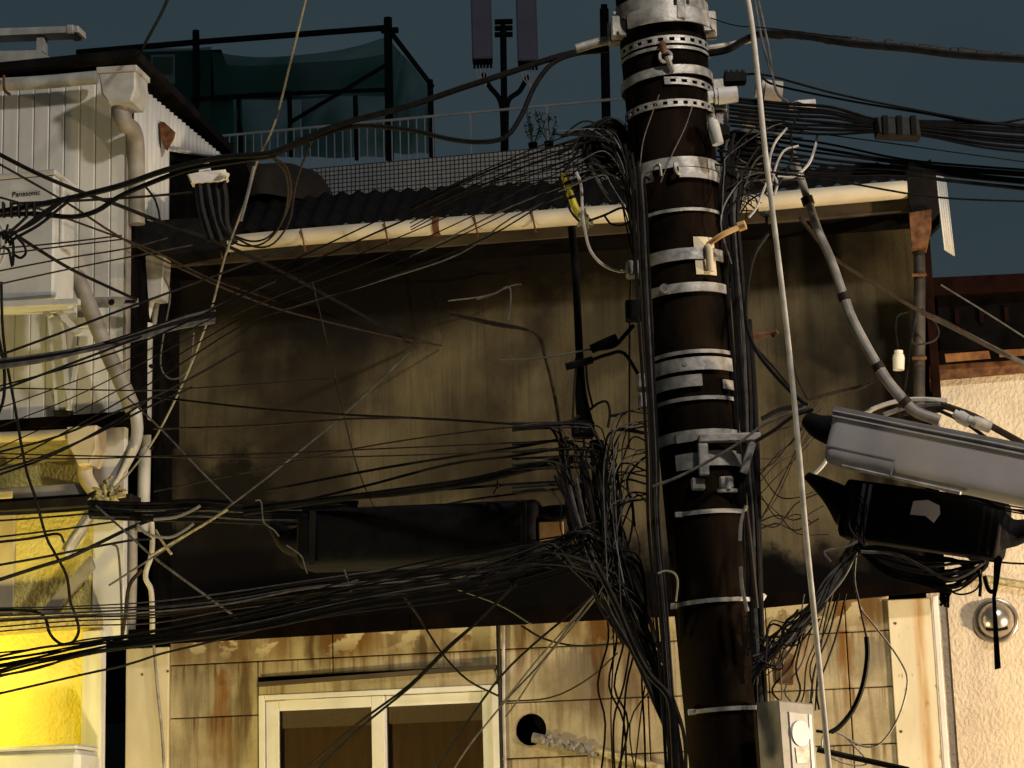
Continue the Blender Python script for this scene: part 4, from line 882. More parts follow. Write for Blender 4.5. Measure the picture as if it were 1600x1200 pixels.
# coiled cable drums at each side of the pole head
def coil(x, y, Y, r, n_, lab, seed):
    random.seed(seed); C_ = empty('cable_coil', px(x, y, Y), lab, 'cable coil')
    for i in range(n_):
        rr = r*random.uniform(.55, 1.05); tz_, tx_ = random.uniform(-.5, .5), random.uniform(-.6, .6); off = Vector((random.uniform(-.02, .02), random.uniform(-.05, .05), random.uniform(-.02, .02))); pts = []
        for t_ in range(19):
            an = 2*math.pi*t_/18; pts.append(off+Vector((rr*math.cos(an), rr*tx_*math.sin(an)*.5+rr*.2*math.cos(an), rr*math.sin(an)*1.1)))
        MB().tube(pts, random.uniform(.005, .011), 6).build('turn', MT[random.choice(['black', 'black', 'black', 'greywire'])], C_, True)
    MB().tube([Vector((0, -.05, .02)), Vector((.02, .05, .0))], r*.62, 14, True, False).build('core', MT['rubber'], C_, True)
coil(950, 232, 9.65, .105, 16, 'coil of black cable on the left of the pole head', 1)
coil(1163, 238, 9.65, .085, 14, 'coil of black cable on the right of the pole head', 2)
# yellow marker sleeve
YS = empty('marker_sleeve', px(905, 345, 9.7), 'yellow marker sleeve with black rings left of the pole', 'cable sleeve')
b0 = YS.matrix_world.translation; MB().tube([px(882, 272, 9.7)-b0, px(892, 305, 9.7)-b0, px(905, 340, 9.7)-b0], .017, 8).build('sleeve', MT['yellow'], YS, True)
for (x, y) in ((887, 287), (894, 309)): MB().tube([px(x-1, y-2, 9.7)-b0, px(x+1, y+2, 9.7)-b0], .019, 8, True, False).build('ring', MT['black'], YS, True)
random.seed(9); b = MB()
for k_ in range(16): b.tube([px(random.gauss(917, 6), random.gauss(342, 7), 9.68) for _ in range(3)], .007, 5)
tag(b.build('tape_knot', MT['tape']), 'knot of dirty yellow tape at the foot of the yellow sleeve', 'tape', kind='stuff')
# ---------------------------------------------------------------- cables and wires, each one an object
def W(name, label, P, r, m='black', Y0=9.6, Y1=None, group=None, k=6, cat='cable', sub=4):
    Y1 = Y0 if Y1 is None else Y1; n = len(P)
    L_ = [0]
    for i in range(1, n): L_.append(L_[-1]+math.hypot(P[i][0]-P[i-1][0], P[i][1]-P[i-1][1]))
    pts = [px(p[0], p[1], p[2] if len(p) > 2 else Y0+(Y1-Y0)*L_[i]/L_[-1]) for i, p in enumerate(P)]
    return thing_tube(name, label, cat, pts, pm(r, .5*(Y0+Y1)), m, k, group, sub)
def jit(P, dx, dy, j=0.0): return [(x+dx+random.uniform(-j, j), y+dy+random.uniform(-j, j)) for x, y in P]
def LERP(A, B, t): return [(a[0]+(b[0]-a[0])*t, a[1]+(b[1]-a[1])*t) for a, b in zip(A, B)]
random.seed(21)
# --- heavy cables at the upper left and across to the pole head
W('overhead_cable', 'thickest black cable sweeping from the left edge up to the pole head', [(-30, 336), (60, 320), (130, 305), (195, 288), (262, 265), (345, 246), (420, 240), (470, 220), (530, 195), (640, 165), (720, 138), (800, 112), (880, 86), (950, 73)], 5.0, 'black', 9.9, 9.65)
W('overhead_cable', 'heavy black cable sagging under the thickest one past the boarded corner', [(-30, 338), (50, 334), (110, 339), (150, 330), (185, 308), (230, 288), (290, 266), (345, 256), (430, 243)], 4.2, 'black', 9.95, 9.8)
W('overhead_cable', 'black cable dipping below the far railing then curling up to the pole', [(425, 243), (500, 212), (560, 197), (640, 203), (700, 217), (750, 222), (790, 214), (815, 180), (835, 135), (862, 100), (900, 84), (950, 79)], 4.0, 'black', 9.8, 9.65)
W('overhead_cable', 'black cable slanting down from the upper left edge across the white boards', [(-30, 226), (60, 272), (140, 305), (178, 318), (250, 346), (340, 378), (440, 425), (540, 478), (640, 535)], 3.2, 'black', 9.7, 13.05)
W('overhead_cable', 'thin twin of the slanting cable, just below it on the white boards', [(-30, 240), (100, 314), (190, 372), (300, 428), (420, 478), (520, 505), (620, 528), (690, 540)], 1.8, 'brownwire', 9.7, 13.05)
W('overhead_cable', 'thin brown wire crossing the thickest cable near the lettering', [(-30, 300), (60, 326), (150, 358), (240, 392), (330, 436), (430, 470)], 1.8, 'brownwire', 9.8, 13.15)
W('overhead_cable', 'flat black cable from the knot to the corrugated side wall', [(20, 318), (110, 314), (200, 309), (262, 304), (300, 300)], 2.2, 'black', 9.9, 11.2)
W('service_wire', 'short black wire drooping down the corrugated side wall', [(226, 290), (240, 308), (247, 326), (250, 345)], 2.0, 'black', 10.2)
for i, P in enumerate(([(12, 372), (40, 352), (70, 330), (100, 312)], [(16, 366), (50, 350), (80, 328), (108, 306)], [(20, 374), (60, 352), (90, 328), (112, 310)], [(4, 372), (30, 350), (42, 338)])):
    W('service_wire', 'short black wire fanning from the spiky knot up to the thick cables', P, 2.6, 'black', 9.8, 9.85, 'wires fanning from the spiky knot')
W('service_wire', 'black wire from the spiky knot down to the flat bracket', [(26, 368), (60, 390), (110, 420), (160, 444), (213, 468)], 2.8, 'black', 9.8, 11.4)
for lab, P in (('black wire loop drooping under the spiky knot', [(28, 372), (38, 384), (40, 396), (32, 403), (22, 398)]), ('pointed black wire end hanging from the spiky knot', [(4, 385), (14, 392), (19, 416), (21, 395), (20, 375)])):
    W('wire_loop', lab, P, 2.4, 'black', 9.75, cat='wire loop')
b = MB()
for k_ in range(30): x, y = random.gauss(8, 10), random.gauss(367, 4); b.tube([px(x, y, 9.78), px(x+random.uniform(-4, 4), y+random.uniform(-13, 13), 9.78)], .006, 5, True, False)
tag(b.build('spiky_knot', MT['black']), 'spiky black wire knot in front of the air conditioner', 'wire knot', kind='stuff')
b = MB()
for k_ in range(5): b.box(px(2+k_*12, 338, 9.84), px(9+k_*12, 318, 9.88), .004)
tag(b.build('cable_clamp', MT['blackmetal']), 'row of small black clamps between the two thick cables at the left edge', 'cable clamp')
W('overhead_cable', 'dark cable dropping from the top edge to the hopper roof corner', [(266, -10), (250, 25), (232, 58), (220, 82)], 2.6, 'black', 11.0, 12.4)
W('guy_wire', 'pale thin guy wire from the top edge down to the ochre corner', [(482, -20), (458, 80), (430, 190), (402, 252), (385, 310), (352, 400), (328, 490), (292, 585), (245, 680), (205, 735), (180, 762)], 1.9, 'guard', 9.2, 11.6, cat='wire')
W('guy_wire', 'pale wire sleeve on the guy wire before the dark gap', [(397, 260), (388, 300), (376, 345)], 3.0, 'guard', 9.5, cat='sleeve')
# thin lines over the boards and air conditioner
TH = [[(-20, 390), (90, 380), (190, 368)], [(-20, 400), (90, 386), (190, 374)], [(-20, 427), (100, 404), (200, 388), (262, 372)], [(-20, 448), (100, 422), (200, 402), (300, 383)]]
for P in TH: W('service_wire', 'thin wire crossing the air conditioner front below the knot', P, 1.4, 'brownwire', 9.6, 10.4, 'thin wires across the air conditioner')
TH = [[(-20, 562), (90, 522), (190, 484), (262, 458), (420, 400), (470, 384)], [(-20, 618), (90, 576), (190, 538), (300, 494), (430, 440)]]
for P in TH: W('service_wire', 'dark wire rising from the left edge over the bracket to the gutter', P, 2.0, 'black', 9.6, 10.6, 'dark wires over the bracket')
# bundle at 570-500
for i in range(5):
    d = (i-2)*3.2
    W('telephone_cable', 'strand of the dark cable bundle crossing below the bracket', jit([(-30, 572+d), (60, 560+d*.8), (140, 545+d*.5), (205, 528+d*.8), (270, 508+d), (336, 494+d*1.4)], 0, 0, 1), 2.8, random.choice(['black', 'black', 'greywire']), 10.0, 10.2, 'bundle crossing below the bracket')
# long fan from the left edge to the left coil of the pole head
A_ = [(966, 196), (820, 243), (690, 298), (560, 358), (440, 418), (336, 470), (200, 524), (90, 556), (-30, 578)]
B_ = [(962, 262), (860, 312), (760, 372), (610, 432), (470, 476), (380, 508), (240, 596), (120, 668), (-30, 745)]
for i in range(6):
    W('telephone_cable', 'thin wire in the long fan from the left coil down across the gutter', jit(LERP(A_, B_, i/5), 0, 0, 2.5), random.choice([1.0, 1.3, 1.6]), random.choice(['black', 'brownwire', 'black']), 9.65, 10.2, 'long fan across the gutter')
for P in ([(895, 300), (800, 340), (720, 396), (590, 440), (440, 486)], [(905, 282), (800, 322), (700, 372), (640, 402)]): W('telephone_cable', 'pale thin wire glinting across the dark upper wall', P, 1.3, 'greywire', 9.7, 10.3, 'glinting thin wires')
# thin level wires in the sky-side left of the coil (over the tiled parapet)
for i in range(8):
    W('service_wire', 'thin wire running from the left coil over the tiled parapet', jit([(960, 190+i*10), (900, 205+i*11), (820, 238+i*8), (740, 272+i*5), (640, 318+i*6)], 0, 0, 3), random.choice([1.1, 1.5]), random.choice(['black', 'brownwire', 'black']), 9.65, 10.6, 'wires over the tiled parapet')
for lab, P, r in (('black cable arching over the left coil', [(880, 270), (905, 232), (925, 200), (952, 184), (978, 200), (986, 236), (984, 280)], 2.4), ('black cable curling beside the left coil', [(925, 258), (922, 225), (936, 196), (962, 186), (984, 206), (992, 250)], 2.2)): W('wire_loop', lab, P, r, 'black', 9.55, cat='wire loop')
for lab, P, r, m in (('pale wire dropping from the left coil past the tape knot and looping below the gutter', [(900, 268), (908, 290), (910, 330), (914, 360), (922, 390), (940, 412), (968, 424), (990, 418)], 2.4, 'palewire'), ('grey wire slanting from the left coil to the pole', [(922, 258), (932, 278), (945, 300), (956, 314)], 2.6, 'greywire'), ('purple-black wire beside the yellow sleeve', [(874, 276), (880, 300), (892, 330), (905, 346)], 2, 'black'), ('dark wire curling from the tape knot under the coil', [(920, 345), (945, 336), (970, 325), (985, 330)], 2, 'black'), ('small black loop over the cream gutter by the pole', [(945, 338), (955, 350), (972, 352), (986, 345)], 1.8, 'black')): W('service_wire', lab, P, r, m, 9.6)
for i, P in enumerate(([(352, 372), (380, 384), (412, 380), (438, 352), (450, 310), (446, 270), (425, 246)], [(360, 366), (392, 377), (420, 370), (444, 340), (455, 300), (448, 262), (428, 246)], [(368, 372), (400, 386), (428, 380), (452, 346), (460, 300), (470, 262), (490, 216)])):
    W('wire_loop', 'brown-black wire drooping in an arc over the left end of the cream gutter', P, 1.8, 'brownwire', 10.6, 10.0, 'arcs over the gutter', cat='wire loop')
W('wire_loop', 'pale thin wire loop hanging beside the left downpipe', [(256, 432), (266, 462), (256, 520), (251, 570), (264, 591), (284, 588), (298, 566), (303, 520)], 1.4, 'greywire', 12.6, cat='wire loop')
W('service_wire', 'pale glint of wire on the dark wall under the gutter', [(700, 470), (760, 462), (800, 446), (815, 444)], 1.2, 'greywire', 12.9)
# --- left house: long wandering black cable
W('wandering_cable', 'black cable wandering down over the ochre wall and curling into a loop', [(2, 440), (4, 510), (10, 562), (24, 640), (40, 730), (56, 780), (72, 838), (86, 865), (104, 900), (110, 940), (118, 962), (123, 985), (114, 1003), (95, 1006), (78, 990), (70, 965), (48, 955), (-20, 952)], 2.6, 'black', 10.5, 11.2)
W('wandering_cable', 'short black cable curving along the left edge', [(-4, 520), (6, 570), (6, 620), (-6, 655)], 3.0, 'black', 10.4)
TH = [[(-20, 711), (90, 682), (190, 640), (236, 622), (300, 590), (380, 545)], [(-20, 740), (60, 716), (150, 678), (236, 634), (300, 605)], [(-20, 748), (80, 712), (170, 664), (236, 622)]]
for P in TH: W('service_wire', 'dark wire rising over the cream hopper to the downpipe', P, 1.9, 'black', 9.9, 10.7, 'dark wires over the cream hopper')
for P in ([(-20, 708), (120, 712), (260, 714), (440, 716), (740, 708), (880, 700)], [(-20, 716), (120, 717), (250, 713), (430, 708), (800, 692), (880, 688)], [(-20, 606), (90, 608), (200, 610), (260, 609), (400, 600), (560, 588)]): W('service_wire', 'thin level wire running from the left edge across the stained wall', P, 1.2, 'brownwire', 9.9, 9.8, 'thin level wires')
# --- wires from the stained wall to the pole's big tangle
for lab, P, r in (('wire drooping slightly from the downpipe to the tangle', [(240, 620), (400, 638), (540, 648), (700, 656), (876, 668)], 2.0), ('wire meeting the drooping wire before the stained wall', [(240, 670), (400, 665), (540, 655), (640, 653)], 1.7), ('wire rising over the stained wall, third above the big closure', [(240, 768), (400, 735), (560, 700), (720, 676), (880, 660)], 1.3), ('straight wire over the stained wall, second above the big closure', [(420, 766), (600, 731), (800, 700), (888, 684)], 2.2), ('wire running just above the big closure into the tangle', [(430, 792), (560, 762), (700, 726), (800, 713), (890, 698)], 2.2), ('lowest thin wire over the big closure', [(560, 775), (700, 764), (800, 757), (895, 752)], 2.4), ('thin wire skimming the top of the big closure', [(640, 800), (740, 780), (840, 768), (900, 765)], 1.8)):
    W('telephone_cable', lab, P, r, 'brownwire' if r < 2 else 'black', 10.6, 9.7)
for i in range(4): W('telephone_cable', 'strand of the twisted cable rising over the big closure to the tangle', jit([(380, 794), (520, 776), (640, 764), (740, 748), (830, 728), (895, 714)], 0, i*2.2, 2.5), 2.8, 'black', 10.4, 9.7, 'twisted cable over the big closure')
W('service_wire', 'short ragged stub hanging from the twisted cable', [(776, 744), (778, 758), (772, 772)], 2, 'black', 10.0)
for lab, P, r, m in (('thin pale wire falling rightward to the level bundle', [(200, 622), (253, 672), (310, 732), (364, 786)], 1.6, 'greywire'), ('thin pale wire rising rightward from the level bundle', [(170, 915), (240, 870), (320, 818), (365, 786), (440, 728), (540, 645), (640, 550)], 1.6, 'greywire'), ('thin thread hanging almost upright before the stained wall', [(488, 440), (512, 540), (537, 648), (560, 735), (592, 810)], 1.2, 'brownwire'), ('dark wire falling from the level bundle to the lower bundle', [(150, 790), (195, 830), (237, 868), (300, 915), (370, 965)], 2.0, 'greywire')): W('service_wire', lab, P, r, m, 10.6, 10.4)
# level bundle at the foot of the boards
random.seed(8)
for i in range(10):
    y = 783+i*3.2; m = ['black', 'brownwire', 'black', 'greywire', 'black', 'tape', 'black', 'black', 'greywire', 'black'][i]
    W('telephone_cable', 'strand of the level bundle running into the big black closure', jit([(140, y-2), (230, y+3), (310, y), (390, y+4), (470, y+4), (560, y+2)], 0, 0, 3), 3.2, m, 10.7, 10.4, 'level bundle into the big closure')
TH = [[(-20, 804), (100, 798), (190, 789)], [(-20, 815), (100, 806), (200, 797)], [(-20, 841), (90, 828), (180, 815)], [(-20, 849), (50, 841), (90, 834), (100, 848)], [(-20, 886), (60, 872), (120, 860), (200, 845), (236, 842)], [(-20, 912), (60, 886), (110, 870), (160, 846), (220, 818), (310, 788)]]
for P, r in zip(TH, (2.6, 1.6, 1.6, 2.2, 2.0, 3.0)): W('service_wire', 'dark wire slanting over the ochre wall up to the level bundle', P, r, 'black', 10.2, 10.8, 'wires over the ochre wall')
for lab, P, r, m in (('pale plastic strip poking out of the level bundle', [(240, 812), (275, 808), (300, 798), (313, 790)], 2.4, 'guard'), ('olive strap looped under the level bundle', [(215, 820), (232, 835), (265, 840), (290, 828), (303, 818)], 2.6, 'guard'), ('thin olive stub hanging from the level bundle', [(243, 828), (256, 850), (268, 866)], 2.2, 'tape'), ('pale thin stick slanting out of the level bundle', [(236, 868), (280, 842), (318, 820), (356, 796)], 2.0, 'tape')): W('strap', lab, P, r, m, 10.4, cat='strap')
W('riser_pipe', 'pale kinked pipe standing in the dark gap by the cream corner', [(234, 792), (238, 830), (237, 865), (229, 890), (228, 905), (236, 922), (238, 960), (238, 990)], 4.2, 'palewire', 12.1, cat='pipe', k=8)
W('thin_pipe', 'thin bent pipe on the grey corner board', [(175, 850), (184, 858), (188, 900), (190, 960), (190, 1000)], 2.0, 'greywire', 12.2, cat='pipe')
W('thin_pipe', 'brown bent pipe curving below the corner downpipe', [(222, 890), (202, 915), (196, 960), (190, 1000)], 3.4, 'brownwire', 12.15, cat='pipe')
# lower bundles from the left edge to the foot of the tangle
random.seed(31)
A_ = [(-30, 1026), (60, 1012), (140, 1002), (240, 985), (400, 950), (560, 905), (740, 862), (900, 830)]
B_ = [(-30, 1066), (60, 1044), (140, 1024), (240, 1004), (400, 984), (560, 955), (740, 930), (930, 880)]
for i in range(11):
    W('telephone_cable', 'strand of the lower cable bundle sweeping from the left edge to the tangle', jit(LERP(A_, B_, i/10), 0, 0, 4), random.choice([1.4, 2.0, 2.8]), random.choice(['black', 'black', 'black', 'brownwire', 'greywire']), 10.3, 9.8, 'lower bundle to the tangle')
for i in range(7):
    W('telephone_cable', 'thin pale strand above the lower bundle before the dark wall', jit([(-20, 950+i*6), (110, 948+i*5), (240, 942+i*5), (360, 926+i*5), (480, 905+i*6), (620, 892+i*6), (760, 875+i*7)], 0, 0, 4), random.choice([1.2, 1.6]), random.choice(['greywire', 'greywire', 'brownwire']), 10.4, 10.0, 'pale strands above the lower bundle')
W('service_wire', 'thin dark wire curving below the lower bundle over the cream corner', [(-20, 1088), (50, 1072), (120, 1056), (200, 1038), (250, 1022), (300, 1010), (400, 985)], 1.9, 'black', 10.3)
for P in ([(480, 1200), (560, 1130), (640, 1070), (700, 1010), (745, 972), (800, 915)], [(470, 1230), (560, 1140), (640, 1074), (700, 1014), (748, 970), (806, 912)]): W('service_wire', 'dark twin wire slanting down across the left window pane', P, 2.0, 'black', 10.6, 10.2, 'twin wires across the window')
for lab, P, r, m in (('thin wire slanting across the right window corner', [(660, 1230), (730, 1128), (780, 1060), (830, 1010), (920, 935)], 1.9, 'black'), ('thin pale wire beside the one across the right window corner', [(690, 1235), (730, 1170), (790, 1095), (850, 1030), (930, 925)], 1.5, 'greywire'), ('wire falling from the dark flashing across the window header', [(632, 933), (655, 965), (690, 1020), (730, 1062), (780, 1088)], 1.7, 'brownwire'), ('thin wire sagging over the panels right of the window', [(784, 1096), (860, 1090), (920, 1060), (965, 1020)], 1.3, 'brownwire'), ('dark wire sagging over the panel joint right of the window', [(815, 978), (850, 998), (900, 1009), (960, 1006), (990, 1000)], 1.8, 'black'), ('thin grey wire before the dark flashing, right half', [(712, 920), (780, 945), (830, 975)], 1.6, 'greywire')): W('service_wire', lab, P, r, m, 10.8, 10.3)
for P in ([(930, 928), (880, 985), (840, 1030), (800, 1080), (784, 1100)], [(938, 926), (890, 985), (850, 1032), (812, 1090), (790, 1120)]): W('service_wire', 'paired pale wire slanting over the panels from the tangle', P, 1.6, 'greywire', 10.0, 10.6, 'paired wires over the panels')

# --- the black trunk cable and the twisted cable left of the pole
W('trunk_cable', 'smooth black trunk cable rising from the tangle to the gutter', [(893, 355), (899, 420), (903, 500), (907, 580), (914, 650)], 6.5, 'rubber', 9.9, 9.8, k=10)
TJ = empty('trunk_joint', px(925, 860, 9.75), 'black bottle-shaped cable joint at the heart of the tangle', 'cable joint'); b0 = TJ.matrix_world.translation
MB().tube([px(904, 560, 9.8)-b0, px(908, 620, 9.8)-b0, px(914, 660, 9.8)-b0], (.018, .038), 12).build('neck', MT['rubber'], TJ, True)
MB().box(px(893, 688, 9.8)-b0, px(929, 655, 9.72)-b0, .012).build('cap', MT['rubber'], TJ)
MB().tube([px(932, 690, 9.78)-b0, px(937, 760, 9.76)-b0, px(940, 870, 9.75)-b0], .034, 12).build('sleeve', MT['rubber'], TJ, True)
for i in range(2): W('twisted_cable', 'strand of the twisted dark cable bending down the wall left of the trunk', jit([(700, 488), (770, 505), (835, 520), (852, 560), (866, 620), (876, 690), (884, 760), (892, 830)], i*2, i*3, 2), 2.4, 'brownwire', 9.95, 9.8, 'twisted cable left of the trunk')
for lab, P, r, m in (('black cable with a thick splice from the trunk to the clamp box', [(990, 508), (975, 525), (960, 540), (935, 545), (922, 545)], 4.0, 'black'), ('thick black splice sleeve left of the pole', [(964, 528), (945, 536), (924, 546)], 7.5, 'rubber'), ('second black splice sleeve crossing the trunk', [(884, 573), (905, 568), (926, 562)], 6.0, 'rubber'), ('dark cable from the second splice to the pole', [(926, 562), (950, 554), (975, 552), (1000, 590), (1012, 605)], 3.0, 'black'), ('pale thin wire running left from the trunk', [(780, 563), (840, 560), (890, 552), (925, 545)], 1.4, 'greywire'), ('brown wire arching right of the trunk', [(922, 640), (935, 630), (948, 628), (953, 645), (950, 668)], 2.2, 'brownwire'), ('short brown stub pointing at the pole', [(952, 650), (968, 648), (978, 645)], 2.6, 'brownwire'), ('dark level cable into the trunk joint', [(800, 662), (850, 662), (885, 660), (906, 650)], 3.0, 'brownwire'), ('thin dark wire along the left of the trunk', [(900, 570), (897, 610), (895, 655)], 2.0, 'brownwire'), ('thin dark wire along the right of the trunk', [(915, 560), (918, 600), (926, 635)], 1.8, 'brownwire'), ('hooked pale wire high on the dark wall', [(745, 468), (775, 458), (795, 448), (798, 470), (794, 500)], 1.5, 'greywire')): W('service_wire', lab, P, r, m, 9.75)
W('service_wire', 'thin upright wire between trunk and pole', [(986, 420), (984, 520), (984, 620), (983, 700)], 2.2, 'brownwire', 9.9)
# --- risers on both flanks of the pole
random.seed(41)
for i, (x0, x1, r, m) in enumerate(((990, 1003, 2.6, 'black'), (996, 1009, 2.2, 'brownwire'), (1001, 1013, 3.4, 'black'), (1006, 1018, 2.0, 'greywire'), (1010, 1020, 2.6, 'black'))):
    W('riser_cable', 'upright cable strapped to the left flank of the pole', [(x0-14+i*5, 225+i*14), (x0-3, 280), (x0, 330), (x0+4, 420), (x0+9, 520), (x1+3, 620), (x1+8, 720), (x1+10, 820), (x1+22, 960), (x1+32, 1100), (x1+40, 1240)], r, m, 9.42, 9.42, 'risers on the left flank')
for i, (x0, r, m) in enumerate(((1126, 2.6, 'black'), (1131, 3.6, 'black'), (1137, 3.0, 'black'), (1142, 4.0, 'black'), (1148, 3.2, 'greywire'), (1152, 3.6, 'black'))):
    W('riser_cable', 'upright cable strapped to the right flank of the pole', jit([(x0+22-i*6, 210+i*12), (x0+4, 275), (x0, 330), (x0+6, 420), (x0+13, 520), (x0+19, 620), (x0+24, 720), (x0+30, 820), (x0+35, 960), (x0+42, 1100), (x0+48, 1240)], 0, 0, 3), r, m, 9.5, 9.5, 'risers on the right flank')
W('riser_duct', 'fat black duct on the right flank of the pole', [(1168, 500), (1176, 600), (1181, 720), (1184, 860), (1188, 1000), (1194, 1240)], 7.0, 'rubber', 9.55, k=10, cat='duct')
for lab, P, r, m in (('pale bent pipe clip on the right flank, below the bracket', [(1166, 790), (1158, 815), (1156, 845)], 3, 'guard'), ('pale curved pipe piece lower on the right flank', [(1157, 885), (1160, 920), (1168, 955)], 3, 'guard'), ('brown fraying cable on the right flank', [(1166, 800), (1172, 850), (1178, 910), (1182, 950)], 4, 'brownwire'), ('black cable bowing away from the right flank', [(1200, 365), (1178, 400), (1168, 450), (1166, 500), (1180, 545), (1215, 590), (1250, 625), (1262, 632)], 3.4, 'black'), ('grey wire crossing the pole bands up to the right', [(1020, 760), (1060, 745), (1105, 722), (1150, 695), (1200, 660), (1262, 636)], 2.2, 'greywire'), ('black wire leaving the right flank for the grey closure', [(1180, 690), (1210, 672), (1240, 650), (1270, 640)], 3.2, 'black'), ('pale hooked wire on the lower pole, left', [(1028, 896), (1040, 892), (1054, 896), (1059, 910), (1056, 940)], 1.6, 'guard'), ('thin thread down the front of the pole head', [(1030, 148), (1018, 180), (1005, 220), (1000, 260)], 1.0, 'greywire'), ('thin thread down the right front of the pole head', [(1082, 165), (1070, 200), (1046, 250), (1032, 285)], 1.0, 'greywire')): W('service_wire', lab, P, r, m, 9.3)
# strands running down from the tangle to the foot of the pole
random.seed(51)
for i in range(16):
    t = i/15; P = [(868+t*70, 740+random.uniform(-20, 20)), (892+t*60, 820), (915+t*60, 890), (945+t*55, 955), (985+t*40, 1020), (1025+t*25, 1090), (1046+t*20, 1160), (1050+t*22, 1240)]
    W('service_wire', 'wire in the sheaf running down from the tangle to the foot of the pole', jit(P, 0, 0, 6), random.choice([1.6, 2.2, 3.0]), random.choice(['black', 'black', 'brownwire', 'greywire']), 9.6, 9.4, 'sheaf down the left of the pole')
W('service_cable', 'thick black cable in front of the sheaf, bending in to the pole', [(930, 880), (965, 950), (990, 1010), (1015, 1055), (1045, 1090), (1052, 1150), (1056, 1240)], 5.0, 'black', 9.35)
for i in range(9):
    x = 944+i*9; W('service_wire', 'loose wire dangling over the panels left of the pole', jit([(x, 940), (x+4, 1000), (x+random.uniform(-18, 10), 1070), (x+random.uniform(-26, 14), 1130), (x+random.uniform(-30, 20), 1240)], 0, 0, 3), random.choice([1.2, 1.7]), random.choice(['black', 'brownwire']), 9.8, 9.8, 'loose wires left of the pole')
# --- right of the pole: overhead
W('overhead_cable', 'thick wrapped black cable leaving the pole head for the top right edge', [(1100, 84), (1135, 78), (1165, 62), (1195, 52), (1250, 55), (1330, 68), (1420, 76), (1500, 86), (1640, 95)], 6.2, 'black', 9.55, 9.0)
b = MB(); random.seed(5)
for i in range(30):
    x = 1200+i*14+random.uniform(-5, 5); y = 51.5+(x-1195)*.099+random.uniform(-1.5, 1.5); Yc = 9.47-.42*(x-1200)/430; l_ = random.uniform(10, 26)
    b.tube([px(x, y, Yc), px(x+l_*.5, y+l_*.05+random.uniform(-1, 1), Yc), px(x+l_, y+l_*.1, Yc)], pm(random.uniform(5.2, 7.6), 9.3), 7)
tag(b.build('cable_wrapping', MT['black']), 'lumpy spiral wrapping along the thick cable at the top right', 'wrapping', kind='stuff')
for lab, P, r in (('upper of two thin wires slanting over the white barrel insulator', [(1160, 116), (1200, 118), (1300, 145), (1400, 166), (1540, 191), (1640, 203)], 2.0), ('lower of two thin wires slanting over the white barrel insulator', [(1190, 120), (1215, 134), (1330, 158), (1450, 178), (1545, 193), (1640, 178)], 2.0), ('thin wire low in the sky above the lit gable edge', [(1100, 255), (1300, 282), (1460, 308), (1640, 316)], 1.7), ('hair-thin wire in the sky between the two right-hand bundles', [(1250, 205), (1400, 225), (1520, 242), (1640, 258)], 1.0), ('thin wires pair from the pole head clamp to the right', [(1110, 28), (1150, 40), (1200, 44), (1330, 60)], 1.0)): W('overhead_cable', lab, P, r, 'black', 9.5, 9.1)
random.seed(61)
for i in range(8):
    y = 165+i*6; W('overhead_cable', 'wire of the upper right-hand bundle passing through the black spacer', jit([(1140, y-12), (1230, y-2), (1300, y+2), (1372, 188+i*2.6), (1440, 190+i*3.0), (1540, 192+i*5.5), (1640, 198+i*6)], 0, 0, 1.5), random.choice([1.7, 2.3, 2.8]), 'black', 9.55, 9.1, 'upper right-hand bundle')
SP = empty('cable_spacer', px(1405, 212, 9.25), 'black spacer block gripping the upper right-hand wires', 'spacer'); b0 = SP.matrix_world.translation
MB().prism([px(1368, 182, 9.2)-b0, px(1390, 181, 9.2)-b0, px(1436, 184, 9.2)-b0, px(1440, 212, 9.2)-b0, px(1372, 208, 9.2)-b0], (0, .09, 0), .01).build('body', MT['blackmetal'], SP)
for k_ in range(3): MB().box(px(1380+k_*22, 210, 9.19)-b0, px(1386+k_*22, 182, 9.21)-b0, .003).build('strap', MT['rubber'], SP)
for i in range(7):
    y = 212+i*8; W('overhead_cable', 'wire of the lower right-hand bundle above the corrugated roof', jit([(1120, y-8), (1200, y), (1290, y+13), (1400, 246+i*4.4), (1480, 256+i*4.6), (1640, 268+i*5.5)], 0, 0, 1.5), random.choice([1.6, 2.0, 2.6]), 'black', 9.6, 9.2, 'lower right-hand bundle')
W('white_riser', 'long white cable hanging past the right of the pole, top to bottom', [(1163, -30), (1175, 40), (1186, 140), (1196, 240), (1212, 370), (1230, 520), (1246, 680), (1258, 820), (1272, 960), (1286, 1100), (1298, 1230)], 4.6, 'palewire', 8.8, 9.0, k=10, cat='cable')
for lab, P in (('pale thin line beside the white riser at the top edge', [(1176, -20), (1190, 60), (1206, 118)]), ('second pale thin line beside the white riser at the top edge', [(1180, -20), (1200, 70), (1212, 140), (1232, 160)])): W('guy_wire', lab, P, 2.0, 'greywire', 9.4, cat='wire')
GC = empty('cable_guard', px(1465, 655, 9.35), 'pale jointed cable guard tube slanting from the roof edge to the grey closure', 'cable guard'); b0 = GC.matrix_world.translation
for P, r in (([(1236, 235), (1252, 280), (1264, 320)], 6.5), ([(1262, 312), (1278, 360), (1298, 405), (1318, 462)], 7.5), ([(1319, 464), (1330, 496), (1350, 535), (1371, 572)], 8.5), ([(1372, 573), (1390, 600), (1413, 627)], 9.0), ([(1413, 627), (1432, 644), (1468, 657)], 9.0)):
    MB().tube([px(x, y, 9.75-.35*(y-235)/420)-b0 for x, y in P], pm(r, 9.5), 10).build('tube', MT['guard'], GC, True)
